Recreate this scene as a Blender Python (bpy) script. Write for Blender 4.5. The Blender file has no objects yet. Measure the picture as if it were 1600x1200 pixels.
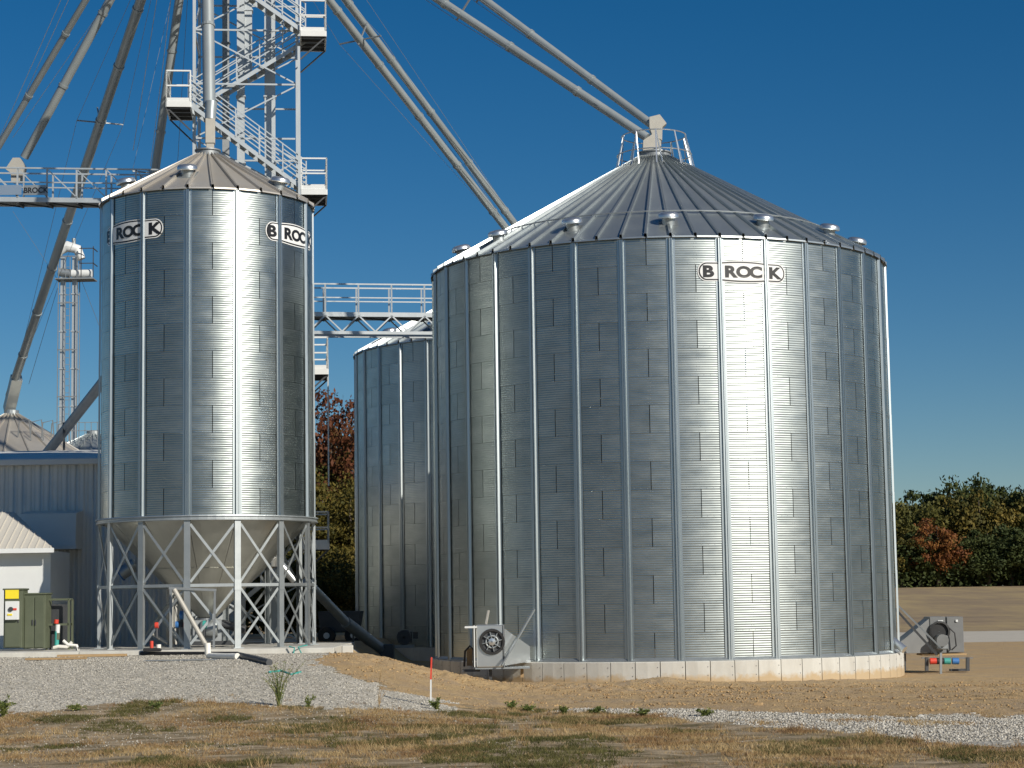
import bpy, math, random
import numpy as np
from mathutils import Vector, Matrix
R_=math.radians; sin=math.sin; cos=math.cos; PI=math.pi
random.seed(7); rng=np.random.default_rng(7)
S=bpy.context.scene; COL=S.collection
# ------------------------------------------------------------------ camera
EYE=2.4; F_=3165.7; PITCH=.1059; ROLL=.0155
fw=Vector((0,cos(PITCH),sin(PITCH))); up0=Vector((0,-sin(PITCH),cos(PITCH))); x0=Vector((1,0,0))
cx_=x0*cos(ROLL)-up0*sin(ROLL); cu_=x0*sin(ROLL)+up0*cos(ROLL)
cam=bpy.data.cameras.new('camera'); co=bpy.data.objects.new('camera',cam); COL.objects.link(co)
M3=Matrix((cx_,cu_,-fw)).transposed().to_4x4(); M3.translation=Vector((0,0,EYE)); co.matrix_world=M3
cam.sensor_width=36; cam.lens=F_/1600*36; cam.clip_start=.5; cam.clip_end=6000
S.camera=co
# ------------------------------------------------------------------ light
SUN_AZ=43; SUN_EL=28
W=bpy.data.worlds.new('World'); S.world=W; W.use_nodes=True
nt=W.node_tree; nt.nodes.clear()
out=nt.nodes.new('ShaderNodeOutputWorld'); bg=nt.nodes.new('ShaderNodeBackground'); sky=nt.nodes.new('ShaderNodeTexSky')
sky.sky_type='NISHITA'; sky.sun_disc=False; sky.sun_elevation=R_(SUN_EL); sky.sun_rotation=R_(180-SUN_AZ)
sky.altitude=900; sky.air_density=1.0; sky.dust_density=.2; sky.ozone_density=4.0
hs=nt.nodes.new('ShaderNodeHueSaturation'); hs.inputs['Saturation'].default_value=1.35; hs.inputs['Value'].default_value=1.0
nt.links.new(sky.outputs[0],hs.inputs['Color']); nt.links.new(hs.outputs[0],bg.inputs[0]); nt.links.new(bg.outputs[0],out.inputs[0])
bg.inputs[1].default_value=.058
sl=bpy.data.lights.new('sun','SUN'); sl.energy=4.8; sl.angle=R_(.53); sl.color=(1,.93,.82)
so=bpy.data.objects.new('sun',sl); COL.objects.link(so)
sd=Vector((sin(R_(SUN_AZ))*cos(R_(SUN_EL)),-cos(R_(SUN_AZ))*cos(R_(SUN_EL)),sin(R_(SUN_EL))))
so.rotation_euler=sd.to_track_quat('Z','Y').to_euler()
S.view_settings.view_transform='Standard'; S.view_settings.look='None'; S.view_settings.exposure=0; S.view_settings.gamma=1
S.view_settings.use_curve_mapping=False

def at(px,py,Y):
    d=fw*F_+cx_*(px-800)-cu_*(py-600); d=d*(Y/d.y); return Vector((d.x,d.y,EYE+d.z))
# ------------------------------------------------------------------ numpy noise + terrain
def _h(ix,iy,s):
    n=(ix.astype(np.int64)*374761393+iy.astype(np.int64)*668265263+s*1442695041)&0xffffffff
    n=((n^(n>>13))*1274126177)&0xffffffff
    return ((n^(n>>16))&0xffff)/65535.
def vn(x,y,s=0):
    x=np.asarray(x,float);y=np.asarray(y,float)
    ix=np.floor(x);iy=np.floor(y);fx=x-ix;fy=y-iy;fx=fx*fx*(3-2*fx);fy=fy*fy*(3-2*fy)
    ix=ix.astype(np.int64);iy=iy.astype(np.int64)
    a=_h(ix,iy,s);b=_h(ix+1,iy,s);c=_h(ix,iy+1,s);d=_h(ix+1,iy+1,s)
    return (a*(1-fx)+b*fx)*(1-fy)+(c*(1-fx)+d*fx)*fy
def fbm(x,y,s=0,o=4):
    t=0;a=.5;n=0
    for i in range(o): t=t+a*vn(np.asarray(x)*2**i,np.asarray(y)*2**i,s+i*7);n+=a;a*=.5
    return t/n
def ss(a,b,x): t=np.clip((np.asarray(x,float)-a)/(b-a),0,1); return t*t*(3-2*t)
BX,BY,BR,BZ=4.776,65.24,7.266,.586
HX,HY,HR,HZ=-9.477,62.73,3.247,4.99
def Hs(x,y):
    x=np.asarray(x,float);y=np.asarray(y,float)
    wx=1-ss(-5.0,.8,x-(50-y)*.03); wy=ss(35,53,y)
    z=.96*wx*wy
    z=z*(1-.93*ss(54.2,57.5,y)*ss(-5.4,-4.0,x))
    z=z+.14*np.exp(-((y-53.6)/1.3)**2)*ss(-6.2,-4,x)*(1-ss(1.5,4,x))
    z=z-.12*ss(6,12,x)*ss(48,60,y)
    z=z+.16*np.exp(-((x-4.0)/1.1)**2-((y-56.9)/.8)**2)+.07*np.exp(-((x-8)/2.)**2-((y-56.2)/.8)**2)
    z=z*(1-ss(95,130,y))+3.15*np.clip((y-132)/118,0,1)
    return z
def Hz(x,y):
    z=Hs(x,y)
    near=(1-ss(60,75,y))*ss(20,26,y)
    return z+near*(.10*(fbm(x*.35,y*.35,3)-.5)+.035*(fbm(np.asarray(x)*2.2,np.asarray(y)*2.2,9)-.5))
def hz(x,y): return float(Hz(x,y))
def gp(px,py):
    Y=45.
    d=fw*F_+cx_*(px-800)-cu_*(py-600)
    lo,hi=5.,400.; 
    for t in np.linspace(15,240,900):
        p=d*(t/d.y)
        if EYE+p.z<=hz(p.x,p.y): return Vector((p.x,p.y,EYE+p.z))
    return Vector((d.x*240/d.y,240,hz(d.x*240/d.y,240)))
# ------------------------------------------------------------------ materials
def mat(name,col,rough=.6,metal=0.,noise=None,bump=None,rand=0.,spec=None,rnoise=None):
    """noise=(scale,amount,col2) bump=(scale,strength,dist) scale may be a 3-tuple; rand = per object value jitter"""
    m=bpy.data.materials.new(name); m.use_nodes=True; n=m.node_tree; L=n.links
    b=n.nodes['Principled BSDF']; b.inputs['Roughness'].default_value=rough; b.inputs['Metallic'].default_value=metal
    if spec is not None: b.inputs['Specular IOR Level'].default_value=spec
    tc=n.nodes.new('ShaderNodeTexCoord'); oi=n.nodes.new('ShaderNodeObjectInfo')
    off=n.nodes.new('ShaderNodeVectorMath'); off.operation='MULTIPLY_ADD'; off.inputs[1].default_value=(1,1,1)
    rv=n.nodes.new('ShaderNodeVectorMath'); rv.operation='SCALE'; rv.inputs[0].default_value=(31,17,23); L.new(oi.outputs['Random'],rv.inputs['Scale'])
    L.new(tc.outputs['Object'],off.inputs[0]); L.new(rv.outputs[0],off.inputs[2])
    def nz(scale,detail=6):
        mp=n.nodes.new('ShaderNodeMapping'); sc=scale if isinstance(scale,tuple) else (scale,)*3
        mp.inputs['Scale'].default_value=sc; L.new(off.outputs[0],mp.inputs[0])
        t=n.nodes.new('ShaderNodeTexNoise'); t.inputs['Scale'].default_value=1; t.inputs['Detail'].default_value=detail; t.inputs['Roughness'].default_value=.6
        L.new(mp.outputs[0],t.inputs['Vector']); return t
    c=n.nodes.new('ShaderNodeMix'); c.data_type='RGBA'; c.inputs[6].default_value=(*col,1); c.inputs[7].default_value=(*(noise[2] if noise else col),1); c.inputs[0].default_value=0
    if noise:
        t=nz(noise[0]); r=n.nodes.new('ShaderNodeMapRange'); r.inputs['From Min'].default_value=.35; r.inputs['From Max'].default_value=.68; r.inputs['To Max'].default_value=noise[1]
        L.new(t.outputs[0],r.inputs[0]); L.new(r.outputs[0],c.inputs[0])
    last=c.outputs[2]
    if rand:
        h=n.nodes.new('ShaderNodeHueSaturation'); r=n.nodes.new('ShaderNodeMapRange'); r.inputs['To Min'].default_value=1-rand; r.inputs['To Max'].default_value=1+rand
        L.new(oi.outputs['Random'],r.inputs[0]); L.new(r.outputs[0],h.inputs['Value']); L.new(last,h.inputs['Color']); last=h.outputs[0]
    L.new(last,b.inputs['Base Color'])
    if rnoise:
        t=nz(rnoise[0]); r=n.nodes.new('ShaderNodeMapRange'); r.inputs['From Min'].default_value=.3; r.inputs['From Max'].default_value=.7
        r.inputs['To Min'].default_value=rough-rnoise[1]; r.inputs['To Max'].default_value=rough+rnoise[1]; L.new(t.outputs[0],r.inputs[0]); L.new(r.outputs[0],b.inputs['Roughness'])
    if bump:
        t=nz(bump[0]); bp=n.nodes.new('ShaderNodeBump'); bp.inputs['Strength'].default_value=bump[1]; bp.inputs['Distance'].default_value=bump[2]
        L.new(t.outputs[0],bp.inputs['Height']); L.new(bp.outputs[0],b.inputs['Normal'])
    return m
def matisl(name,cols,rough=.7,noise=None,transl=0.):
    """colour varies per mesh island (leaf, stone, blade) through a ramp, plus a broad patch noise"""
    m=bpy.data.materials.new(name); m.use_nodes=True; n=m.node_tree; L=n.links; b=n.nodes['Principled BSDF']; b.inputs['Roughness'].default_value=rough
    b.inputs['Specular IOR Level'].default_value=.25
    g=n.nodes.new('ShaderNodeNewGeometry'); ramp=n.nodes.new('ShaderNodeValToRGB'); e=ramp.color_ramp.elements
    for i,c in enumerate(cols):
        if i<2: q=e[i]; q.position=i/(len(cols)-1) if len(cols)>1 else 0
        else: q=e.new(i/(len(cols)-1))
    for i,c in enumerate(cols): e[i].position=i/(len(cols)-1); e[i].color=(*c,1)
    if noise:
        tc=n.nodes.new('ShaderNodeTexCoord'); t=n.nodes.new('ShaderNodeTexNoise'); t.inputs['Scale'].default_value=noise; t.inputs['Detail'].default_value=3
        L.new(tc.outputs['Object'],t.inputs['Vector']); a=n.nodes.new('ShaderNodeMath'); a.operation='MULTIPLY_ADD'; a.inputs[1].default_value=.45; L.new(g.outputs['Random Per Island'],a.inputs[0])
        r=n.nodes.new('ShaderNodeMapRange'); r.inputs['From Min'].default_value=.32; r.inputs['From Max'].default_value=.68; r.inputs['To Max'].default_value=.55
        L.new(t.outputs[0],r.inputs[0]); L.new(r.outputs[0],a.inputs[2]); L.new(a.outputs[0],ramp.inputs[0])
    else: L.new(g.outputs['Random Per Island'],ramp.inputs[0])
    L.new(ramp.outputs[0],b.inputs['Base Color'])
    if transl:
        tr=n.nodes.new('ShaderNodeBsdfTranslucent'); mx=n.nodes.new('ShaderNodeMixShader'); mx.inputs[0].default_value=transl
        L.new(ramp.outputs[0],tr.inputs[0]); L.new(b.outputs[0],mx.inputs[1]); L.new(tr.outputs[0],mx.inputs[2]); L.new(mx.outputs[0],n.nodes['Material Output'].inputs[0])
    return m
M={}
M['sheet']=mat('galvanised_sheet',(.365,.40,.39),.385,1,noise=((.9,.9,2.2),.9,(.47,.505,.49)),rand=.06,rnoise=((1.2,1.2,4),.05),bump=((2.5,2.5,5),.04,.004))
M['sheet2']=mat('galvanised_sheet_hopper',(.35,.385,.37),.35,1,noise=((1.2,1.2,2.6),.8,(.44,.475,.46)),rand=.07,rnoise=((1.4,1.4,4),.05),bump=((2.5,2.5,5),.04,.004))
M['stiff']=mat('galvanised_stiffener',(.45,.50,.515),.38,1,noise=((3,3,.6),.5,(.56,.60,.61)),rand=.07,bump=(9,.15,.003))
M['roof']=mat('galvanised_roof',(.45,.495,.50),.38,.8,noise=((.8,.8,.8),.5,(.53,.565,.565)),rand=.08,bump=(2.2,.12,.01),rnoise=(1.5,.05))
M['roof2']=mat('galvanised_roof_hopper',(.55,.505,.435),.42,.6,noise=((1,1,1),.5,(.53,.53,.515)),rand=.16,bump=(2.5,.12,.01),rnoise=(1.5,.05))
M['galv']=mat('galvanised_steel',(.36,.39,.40),.48,.75,noise=(3,.6,(.47,.50,.505)),rand=.06)
M['fan_grey']=mat('dull_grey_fan_steel',(.17,.175,.175),.55,.2,noise=(3,.5,(.22,.225,.225)),rand=.05)
M['galv_dull']=mat('dull_galvanised_steel',(.28,.30,.31),.55,.6,noise=(3,.5,(.37,.39,.40)),rand=.06)
M['bright']=mat('bright_galvanised_steel',(.78,.80,.80),.33,.9,noise=(2,.4,(.66,.68,.68)),rand=.05)
M['spout']=mat('weathered_spout_pipe',(.30,.335,.345),.42,.35,noise=((2,2,.4),.6,(.38,.415,.42)),rand=.08)
M['fitting']=mat('painted_tan_fitting',(.46,.44,.39),.6,.2,noise=(3,.4,(.36,.35,.31)))
M['cone']=mat('dull_hopper_cone',(.52,.52,.475),.38,.93,noise=(1.3,.7,(.42,.42,.385)),rand=.05,rnoise=(1.2,.06),bump=(.9,.2,.02))
M['white']=mat('white_paint',(.70,.72,.71),.55,0,noise=(2,.35,(.60,.61,.60)))
M['leg_white']=mat('white_galvanised_casing',(.47,.51,.53),.45,.45,noise=((2,2,.8),.6,(.58,.62,.64)))
M['black']=mat('black_rubber',(.015,.015,.016),.6,0,noise=(6,.4,(.04,.04,.04)))
M['dark']=mat('dark_steel',(.07,.075,.08),.55,.5,noise=(4,.4,(.12,.12,.125)))
M['concrete']=mat('concrete',(.58,.57,.52),.85,0,noise=((2.2,2.2,.7),.75,(.44,.42,.37)),rand=.07,bump=(14,.35,.01))
def splashed(name,src,z0,amp,col):
    """copy of a material with soil splashed up from the ground to a ragged height"""
    m=M[src].copy(); m.name=name; n=m.node_tree; L=n.links; b=n.nodes['Principled BSDF']; old=b.inputs['Base Color'].links[0].from_socket
    g=n.nodes.new('ShaderNodeNewGeometry'); sp=n.nodes.new('ShaderNodeSeparateXYZ'); L.new(g.outputs['Position'],sp.inputs[0])
    t=n.nodes.new('ShaderNodeTexNoise'); t.inputs['Scale'].default_value=1.6; t.inputs['Detail'].default_value=8; t.inputs['Roughness'].default_value=.7; L.new(g.outputs['Position'],t.inputs['Vector'])
    a=n.nodes.new('ShaderNodeMath'); a.operation='MULTIPLY_ADD'; a.inputs[1].default_value=-amp; L.new(t.outputs[0],a.inputs[0]); L.new(sp.outputs[2],a.inputs[2])
    r=n.nodes.new('ShaderNodeMapRange'); r.inputs['From Min'].default_value=z0+.06; r.inputs['From Max'].default_value=z0-.08; L.new(a.outputs[0],r.inputs[0])
    x=n.nodes.new('ShaderNodeMix'); x.data_type='RGBA'; x.inputs[7].default_value=(*col,1); L.new(old,x.inputs[6]); L.new(r.outputs[0],x.inputs[0]); L.new(x.outputs[2],b.inputs['Base Color']); M[name]=m
splashed('foundation_concrete','concrete',-.22,.75,(.47,.36,.22))
M['siding']=mat('blue_grey_siding',(.74,.73,.68),.55,0,noise=((.6,.6,2),.5,(.66,.655,.61)),rand=.03)
M['green']=mat('olive_green_paint',(.085,.10,.062),.6,.0,noise=(2,.6,(.115,.13,.085)),rand=.07,bump=(20,.1,.003))
M['beige_roof']=mat('beige_roof_panel',(.62,.59,.52),.6,.1,noise=(2,.4,(.55,.52,.46)),rand=.04)
M['yellow']=mat('yellow_sign_paint',(.85,.68,.03),.5,0,noise=(8,.3,(.75,.58,.03)))
M['red']=mat('red_paint',(.62,.05,.03),.5,0,noise=(5,.4,(.72,.10,.05)))
M['blue']=mat('blue_paint',(.04,.16,.42),.5,0,noise=(5,.4,(.06,.22,.5)))
M['teal']=mat('teal_paint',(.05,.34,.30),.5,0,noise=(5,.4,(.05,.25,.22)))
M['pvc']=mat('white_pvc',(.82,.80,.73),.4,0,noise=(4,.3,(.72,.69,.6)))
M['wood']=mat('raw_wood',(.44,.30,.15),.8,0,noise=((3,3,22),.7,(.33,.21,.10)),rand=.12,bump=(18,.3,.004))
M['letter']=mat('black_letter_paint',(.012,.012,.014),.4,0,noise=(9,.3,(.03,.03,.03)))
M['plaque']=mat('white_decal',(.80,.81,.80),.38,0,noise=(3,.3,(.72,.73,.72)))
M['bark']=mat('tree_bark',(.09,.07,.05),.9,0,noise=((3,3,1),.6,(.16,.13,.10)),bump=(9,.5,.02))
# ------------------------------------------------------------------ mesh building
class MB:
    def __init__(s): s.v=[]; s.f=[]
    def add(s,vs,fs):
        o=len(s.v); s.v+=[tuple(p) for p in vs]; s.f+=[tuple(i+o for i in f) for f in fs]; return s
    def box(s,c,d,rz=0.,b=0.):
        x,y,z=d[0]/2,d[1]/2,d[2]/2; cr,sr=cos(rz),sin(rz)
        if b<=0: P=[(i*x,j*y,k*z) for k in(-1,1) for j in(-1,1) for i in(-1,1)]; Fa=[(0,2,3,1),(4,5,7,6),(0,1,5,4),(2,6,7,3),(0,4,6,2),(1,3,7,5)]
        else:
            P=[];Fa=[]
            for k,zz,e in ((0,-z,b),(1,-z+b,0),(2,z-b,0),(3,z,b)):
                X,Y=x-e,y-e; P+=[(-X+b*(e==0),-Y,zz),(X-b*(e==0),-Y,zz),(X,-Y+b*(e==0),zz),(X,Y-b*(e==0),zz),(X-b*(e==0),Y,zz),(-X+b*(e==0),Y,zz),(-X,Y-b*(e==0),zz),(-X,-Y+b*(e==0),zz)]
            for k in range(3):
                for i in range(8): j=(i+1)%8; Fa.append((k*8+i,k*8+j,k*8+8+j,k*8+8+i))
            Fa.append(tuple(range(7,-1,-1))); Fa.append(tuple(range(24,32)))
        return s.add([(c[0]+p[0]*cr-p[1]*sr,c[1]+p[0]*sr+p[1]*cr,c[2]+p[2]) for p in P],Fa)
    def beam(s,p,q,w,h,up=(0,0,1)):
        p=Vector(p);q=Vector(q);d=(q-p).normalized();u=Vector(up)
        if abs(d.dot(u))>.98: u=Vector((0,1,0)) if abs(d.y)<.9 else Vector((1,0,0))
        sx=d.cross(u).normalized()*w/2; sz=sx.cross(d).normalized()*h/2
        P=[a+i*sx+j*sz for a in(p,q) for j in(-1,1) for i in(-1,1)]
        return s.add(P,[(0,1,3,2),(4,6,7,5),(0,4,5,1),(2,3,7,6),(0,2,6,4),(1,5,7,3)])
    def tube(s,p,q,r,r2=None,n=10,caps=True):
        p=Vector(p);q=Vector(q);r2=r if r2 is None else r2;d=(q-p).normalized();u=Vector((0,0,1)) if abs(d.z)<.9 else Vector((1,0,0))
        a=d.cross(u).normalized();b=a.cross(d)
        P=[c+(a*cos(2*PI*i/n)+b*sin(2*PI*i/n))*rr for c,rr in((p,r),(q,r2)) for i in range(n)]
        Fa=[(i,n+i,n+(i+1)%n,(i+1)%n) for i in range(n)]
        if caps: Fa+=[tuple(range(n)),tuple(range(2*n-1,n-1,-1))]
        return s.add(P,Fa)
    def path(s,pts,r,n=8):
        pts=[Vector(p) for p in pts];o=len(s.v);rs=r if isinstance(r,(list,tuple)) else [r]*len(pts)
        pa=None
        for k,p in enumerate(pts):
            d=(pts[min(k+1,len(pts)-1)]-pts[max(k-1,0)]).normalized()
            if pa is None: pa=d.cross(Vector((0,0,1)) if abs(d.z)<.9 else Vector((1,0,0))).normalized()
            else: pa=(pa-d*pa.dot(d)).normalized()
            b=pa.cross(d); s.v+=[tuple(p+(pa*cos(2*PI*i/n)+b*sin(2*PI*i/n))*rs[k]) for i in range(n)]
        for k in range(len(pts)-1):
            for i in range(n): j=(i+1)%n; s.f.append((o+k*n+i,o+(k+1)*n+i,o+(k+1)*n+j,o+k*n+j))
        s.f.append(tuple(o+i for i in range(n))); e=o+(len(pts)-1)*n; s.f.append(tuple(e+i for i in range(n-1,-1,-1)))
        return s
    def lathe(s,prof,n=32,c=(0,0,0),axis='z',caps=False):
        P=[];m=len(prof)
        for i in range(n):
            a=2*PI*i/n
            for r,z in prof:
                if axis=='z': P.append((c[0]+r*cos(a),c[1]+r*sin(a),c[2]+z))
                elif axis=='y': P.append((c[0]+r*cos(a),c[1]+z,c[2]+r*sin(a)))
                else: P.append((c[0]+z,c[1]+r*cos(a),c[2]+r*sin(a)))
        Fa=[(i*m+k,((i+1)%n)*m+k,((i+1)%n)*m+k+1,i*m+k+1) for i in range(n) for k in range(m-1)]
        if caps: Fa+=[tuple(i*m for i in range(n)),tuple(i*m+m-1 for i in range(n-1,-1,-1))]
        return s.add(P,Fa)
    def prism(s,poly,axis_vec):
        n=len(poly); a=Vector(axis_vec); P=[Vector(p) for p in poly]; P+=[p+a for p in P]
        return s.add(P,[tuple(range(n)),tuple(range(2*n-1,n-1,-1))]+[(i,n+i,n+(i+1)%n,(i+1)%n) for i in range(n)])
    def mesh(s,name,m,smooth=False):
        me=bpy.data.meshes.new(name); me.from_pydata(s.v,[],s.f); me.materials.append(m)
        me.validate(); me.update()
        if smooth:
            me.polygons.foreach_set('use_smooth',[True]*len(me.polygons))
            try: me.set_sharp_from_angle(angle=R_(38))
            except Exception: pass
        return me
    def build(s,name,m,parent=None,loc=(0,0,0),rz=0,smooth=False,kind=None,rec=True):
        me=s.mesh(name,m,smooth)
        return put(name,me,parent,loc,rz,kind)
def fixn(me):
    import bmesh
    b=bmesh.new(); b.from_mesh(me); bmesh.ops.recalc_face_normals(b,faces=b.faces); b.to_mesh(me); b.free()
def put(name,me,parent=None,loc=(0,0,0),rz=0,kind=None):
    o=bpy.data.objects.new(name,me); COL.objects.link(o); o.location=loc; o.rotation_euler=(0,0,rz)
    if parent: o.parent=parent
    if kind: o['kind']=kind
    return o
def thing(name,label,cat,loc=(0,0,0),rz=0,group=None):
    o=bpy.data.objects.new(name,None); COL.objects.link(o); o.location=loc; o.rotation_euler=(0,0,rz); o.empty_display_size=.3
    return tag(o,label,cat,group)
def tag(o,label,cat,group=None):
    o['label']=label; o['category']=cat
    if group: o['group']=group
    return o
def npmesh(name,V,Fq,m,smooth=False):
    V=np.asarray(V,np.float32); Fq=np.asarray(Fq,np.int32); k=Fq.shape[1]
    me=bpy.data.meshes.new(name); me.vertices.add(len(V)); me.vertices.foreach_set('co',V.ravel())
    me.loops.add(Fq.size); me.loops.foreach_set('vertex_index',Fq.ravel()); me.polygons.add(len(Fq))
    me.polygons.foreach_set('loop_start',np.arange(0,Fq.size,k,dtype=np.int32))
    try: me.polygons.foreach_set('loop_total',np.full(len(Fq),k,np.int32))
    except Exception: pass
    me.update(calc_edges=True); me.materials.append(m)
    if smooth: me.polygons.foreach_set('use_smooth',np.ones(len(Fq),bool))
    return me
def bolts_mesh(name,P,N,r,m):
    """tiny square bolt heads at points P with outward normals N"""
    P=np.array(P);N=np.array(N);n=len(P)
    T=np.cross(N,[0,0,1.]);T/=np.linalg.norm(T,axis=1)[:,None]+1e-9;B=np.cross(N,T)
    V=np.concatenate([P+T*r,P+B*r,P-T*r,P-B*r,P+N*r*.8],0)
    i=np.arange(n);Fa=np.concatenate([np.stack([i+a*n,i+((a+1)%4)*n,i+4*n],1) for a in range(4)],0)
    return npmesh(name,V,Fa,m)
# ================================================================== GROUND
xs=np.concatenate([np.linspace(-900,-100,14),np.linspace(-95,-32,22),np.linspace(-30,-17.2,26),np.arange(-17,17,.07),np.linspace(17.2,34,30),np.linspace(37,110,30),np.linspace(120,900,14)])
ys=np.concatenate([np.linspace(-300,0,8),np.linspace(6,27.5,18),np.arange(28,60.5,.13),np.linspace(61,100,50),np.linspace(101,150,26),np.linspace(154,262,44),np.linspace(280,500,8),np.linspace(700,3200,8)])
Xg,Yg=np.meshgrid(xs,ys)
Zg=Hz(Xg,Yg)
def inpoly(x,y,poly):
    x=np.asarray(x);y=np.asarray(y);c=np.zeros(x.shape,bool);n=len(poly)
    for i in range(n):
        x1,y1=poly[i];x2,y2=poly[(i+1)%n]
        if y1==y2: continue
        c^=((y1>y)!=(y2>y))&(x<(x2-x1)*(y-y1)/(y2-y1)+x1)
    return c
def gpoly(l): return [tuple(gp(*p)[:2]) for p in l]
P_yard=gpoly([(-40,1122),(60,1116),(140,1106),(240,1096),(330,1098),(420,1104),(520,1106),(620,1110),(668,1112),(740,1108),(700,1098),(640,1084),(585,1072),(540,1056),(515,1044),(500,1036)])
P_yard=[(-40,P_yard[0][1])]+P_yard+[(-5.2,57),(-5.2,66),(-40,66)]
P_path=gpoly([(820,1111),(930,1113),(1040,1117),(1120,1130),(1220,1138),(1330,1148),(1420,1158),(1520,1163),(1640,1168)])
P_path=P_path+[(45,P_path[-1][1]-2.0),(45,P_path[-1][1]+3.5)]+gpoly([(1640,1119),(1400,1119),(1200,1115),(1080,1108),(960,1108)])
P_dirt=[(-6.5,57)]+gpoly([(500,1030),(470,1036),(520,1040),(560,1060),(600,1075),(660,1088),(700,1104),(760,1106),(900,1109),(1000,1108),(1100,1112),(1300,1118),(1640,1120)])
P_dirt=P_dirt+[(45,P_dirt[-1][1]),(70,100),(70,104),(10,104),(-9,100),(-9,66),(-5.3,58)]
def zone(x,y):
    nx=(fbm(np.asarray(x)*1.1,np.asarray(y)*.9,21)-.5)*1.3+(fbm(np.asarray(x)*5,np.asarray(y)*3,31,2)-.5)*.5
    ny=(fbm(np.asarray(x)*.8,np.asarray(y)*.9,41)-.5)*1.7+(fbm(np.asarray(x)*5,np.asarray(y)*3,51,2)-.5)*.9
    k=1+0*np.asarray(x)
    X=x+nx;Y=y+ny
    z=np.zeros(np.shape(x),int)
    z[inpoly(X,Y,P_dirt)]=2
    z[inpoly(X,Y,P_yard)]=1
    z[inpoly(X,Y,P_path)]=3
    road=(Y>103)&(Y<127)&(x>-5)
    z[road]=4
    z[(Y>=127)]=5
    return z
xc=(xs[:-1]+xs[1:])/2;yc=(ys[:-1]+ys[1:])/2;XC,YC=np.meshgrid(xc,yc)
ZN=zone(XC,YC)
# rough micro relief in the loose soil
dn=ss(.25,.75,fbm(Xg*1.5,Yg*1.5,77))
Zv=np.zeros_like(Zg)
zi=np.zeros_like(Zg,int); zi[:-1,:-1]=ZN
rid=np.exp(-((Yg-53.7)/2.2)**2)*(1-ss(3,9,Xg))
Zg=Zg+(zi==2)*(Yg<60)*((.05+.10*rid)*(fbm(Xg*4.5,Yg*4.5,61,3)-.5)+ .03*(fbm(Xg*11,Yg*7,63,2)-.5))
# tyre track relief in the dirt on the right
for ty,ph in ((54.6,0),(53.5,.5),(51.2,.2),(49.9,.7),(47.6,.1),(46.4,.6)):
    yy=ty+.035*Xg+.25*(vn(Xg*.2,Xg*0,8)-.5); ln=np.exp(-((Yg-yy)/.33)**2)
    bl=((np.abs(((Xg+(Yg-yy)*.5)/.42+ph)%1-.5))<.2)
    Zg=Zg-(zi==2)*ss(1.5,4.5,Xg)*ln*(.02+.10*bl)
def gmat(name,c1,c2,c3,s1,s2,bs,bstr,bd,vor=None):
    m=bpy.data.materials.new(name); m.use_nodes=True; n=m.node_tree; L=n.links; b=n.nodes['Principled BSDF']; b.inputs['Roughness'].default_value=.95; b.inputs['Specular IOR Level'].default_value=.15
    tc=n.nodes.new('ShaderNodeTexCoord')
    def nz(s,d=8):
        mp=n.nodes.new('ShaderNodeMapping'); mp.inputs['Scale'].default_value=s if isinstance(s,tuple) else (s,s,s); L.new(tc.outputs['Object'],mp.inputs[0])
        t=n.nodes.new('ShaderNodeTexNoise'); t.inputs['Scale'].default_value=1; t.inputs['Detail'].default_value=d; t.inputs['Roughness'].default_value=.65; L.new(mp.outputs[0],t.inputs['Vector']); return t
    def rmp(t,a,bb):
        r=n.nodes.new('ShaderNodeMapRange'); r.inputs['From Min'].default_value=a; r.inputs['From Max'].default_value=bb; L.new(t,r.inputs[0]); return r.outputs[0]
    def mix(f,a,bb):
        x=n.nodes.new('ShaderNodeMix'); x.data_type='RGBA'; L.new(f,x.inputs[0])
        for i,q in((6,a),(7,bb)):
            if isinstance(q,tuple): x.inputs[i].default_value=(*q,1)
            else: L.new(q,x.inputs[i])
        return x.outputs[2]
    c=mix(rmp(nz(s1).outputs[0],.38,.62),c1,c2); c=mix(rmp(nz(s2).outputs[0],.42,.66),c,c3)
    h=nz(bs,10).outputs[0]
    if vor:
        v=n.nodes.new('ShaderNodeTexVoronoi'); v.inputs['Scale'].default_value=vor; L.new(tc.outputs['Object'],v.inputs['Vector'])
        hs=n.nodes.new('ShaderNodeHueSaturation'); r=n.nodes.new('ShaderNodeMapRange'); r.inputs['To Min'].default_value=.62; r.inputs['To Max'].default_value=1.3
        sp=n.nodes.new('ShaderNodeSeparateColor'); L.new(v.outputs['Color'],sp.inputs[0]); L.new(sp.outputs[0],r.inputs[0]); L.new(r.outputs[0],hs.inputs['Value']); L.new(c,hs.inputs['Color']); c=hs.outputs[0]
        h=v.outputs['Distance']
    L.new(c,b.inputs['Base Color']); bp=n.nodes.new('ShaderNodeBump'); bp.inputs['Strength'].default_value=bstr; bp.inputs['Distance'].default_value=bd; L.new(h,bp.inputs['Height']); L.new(bp.outputs[0],b.inputs['Normal'])
    return m
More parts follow.
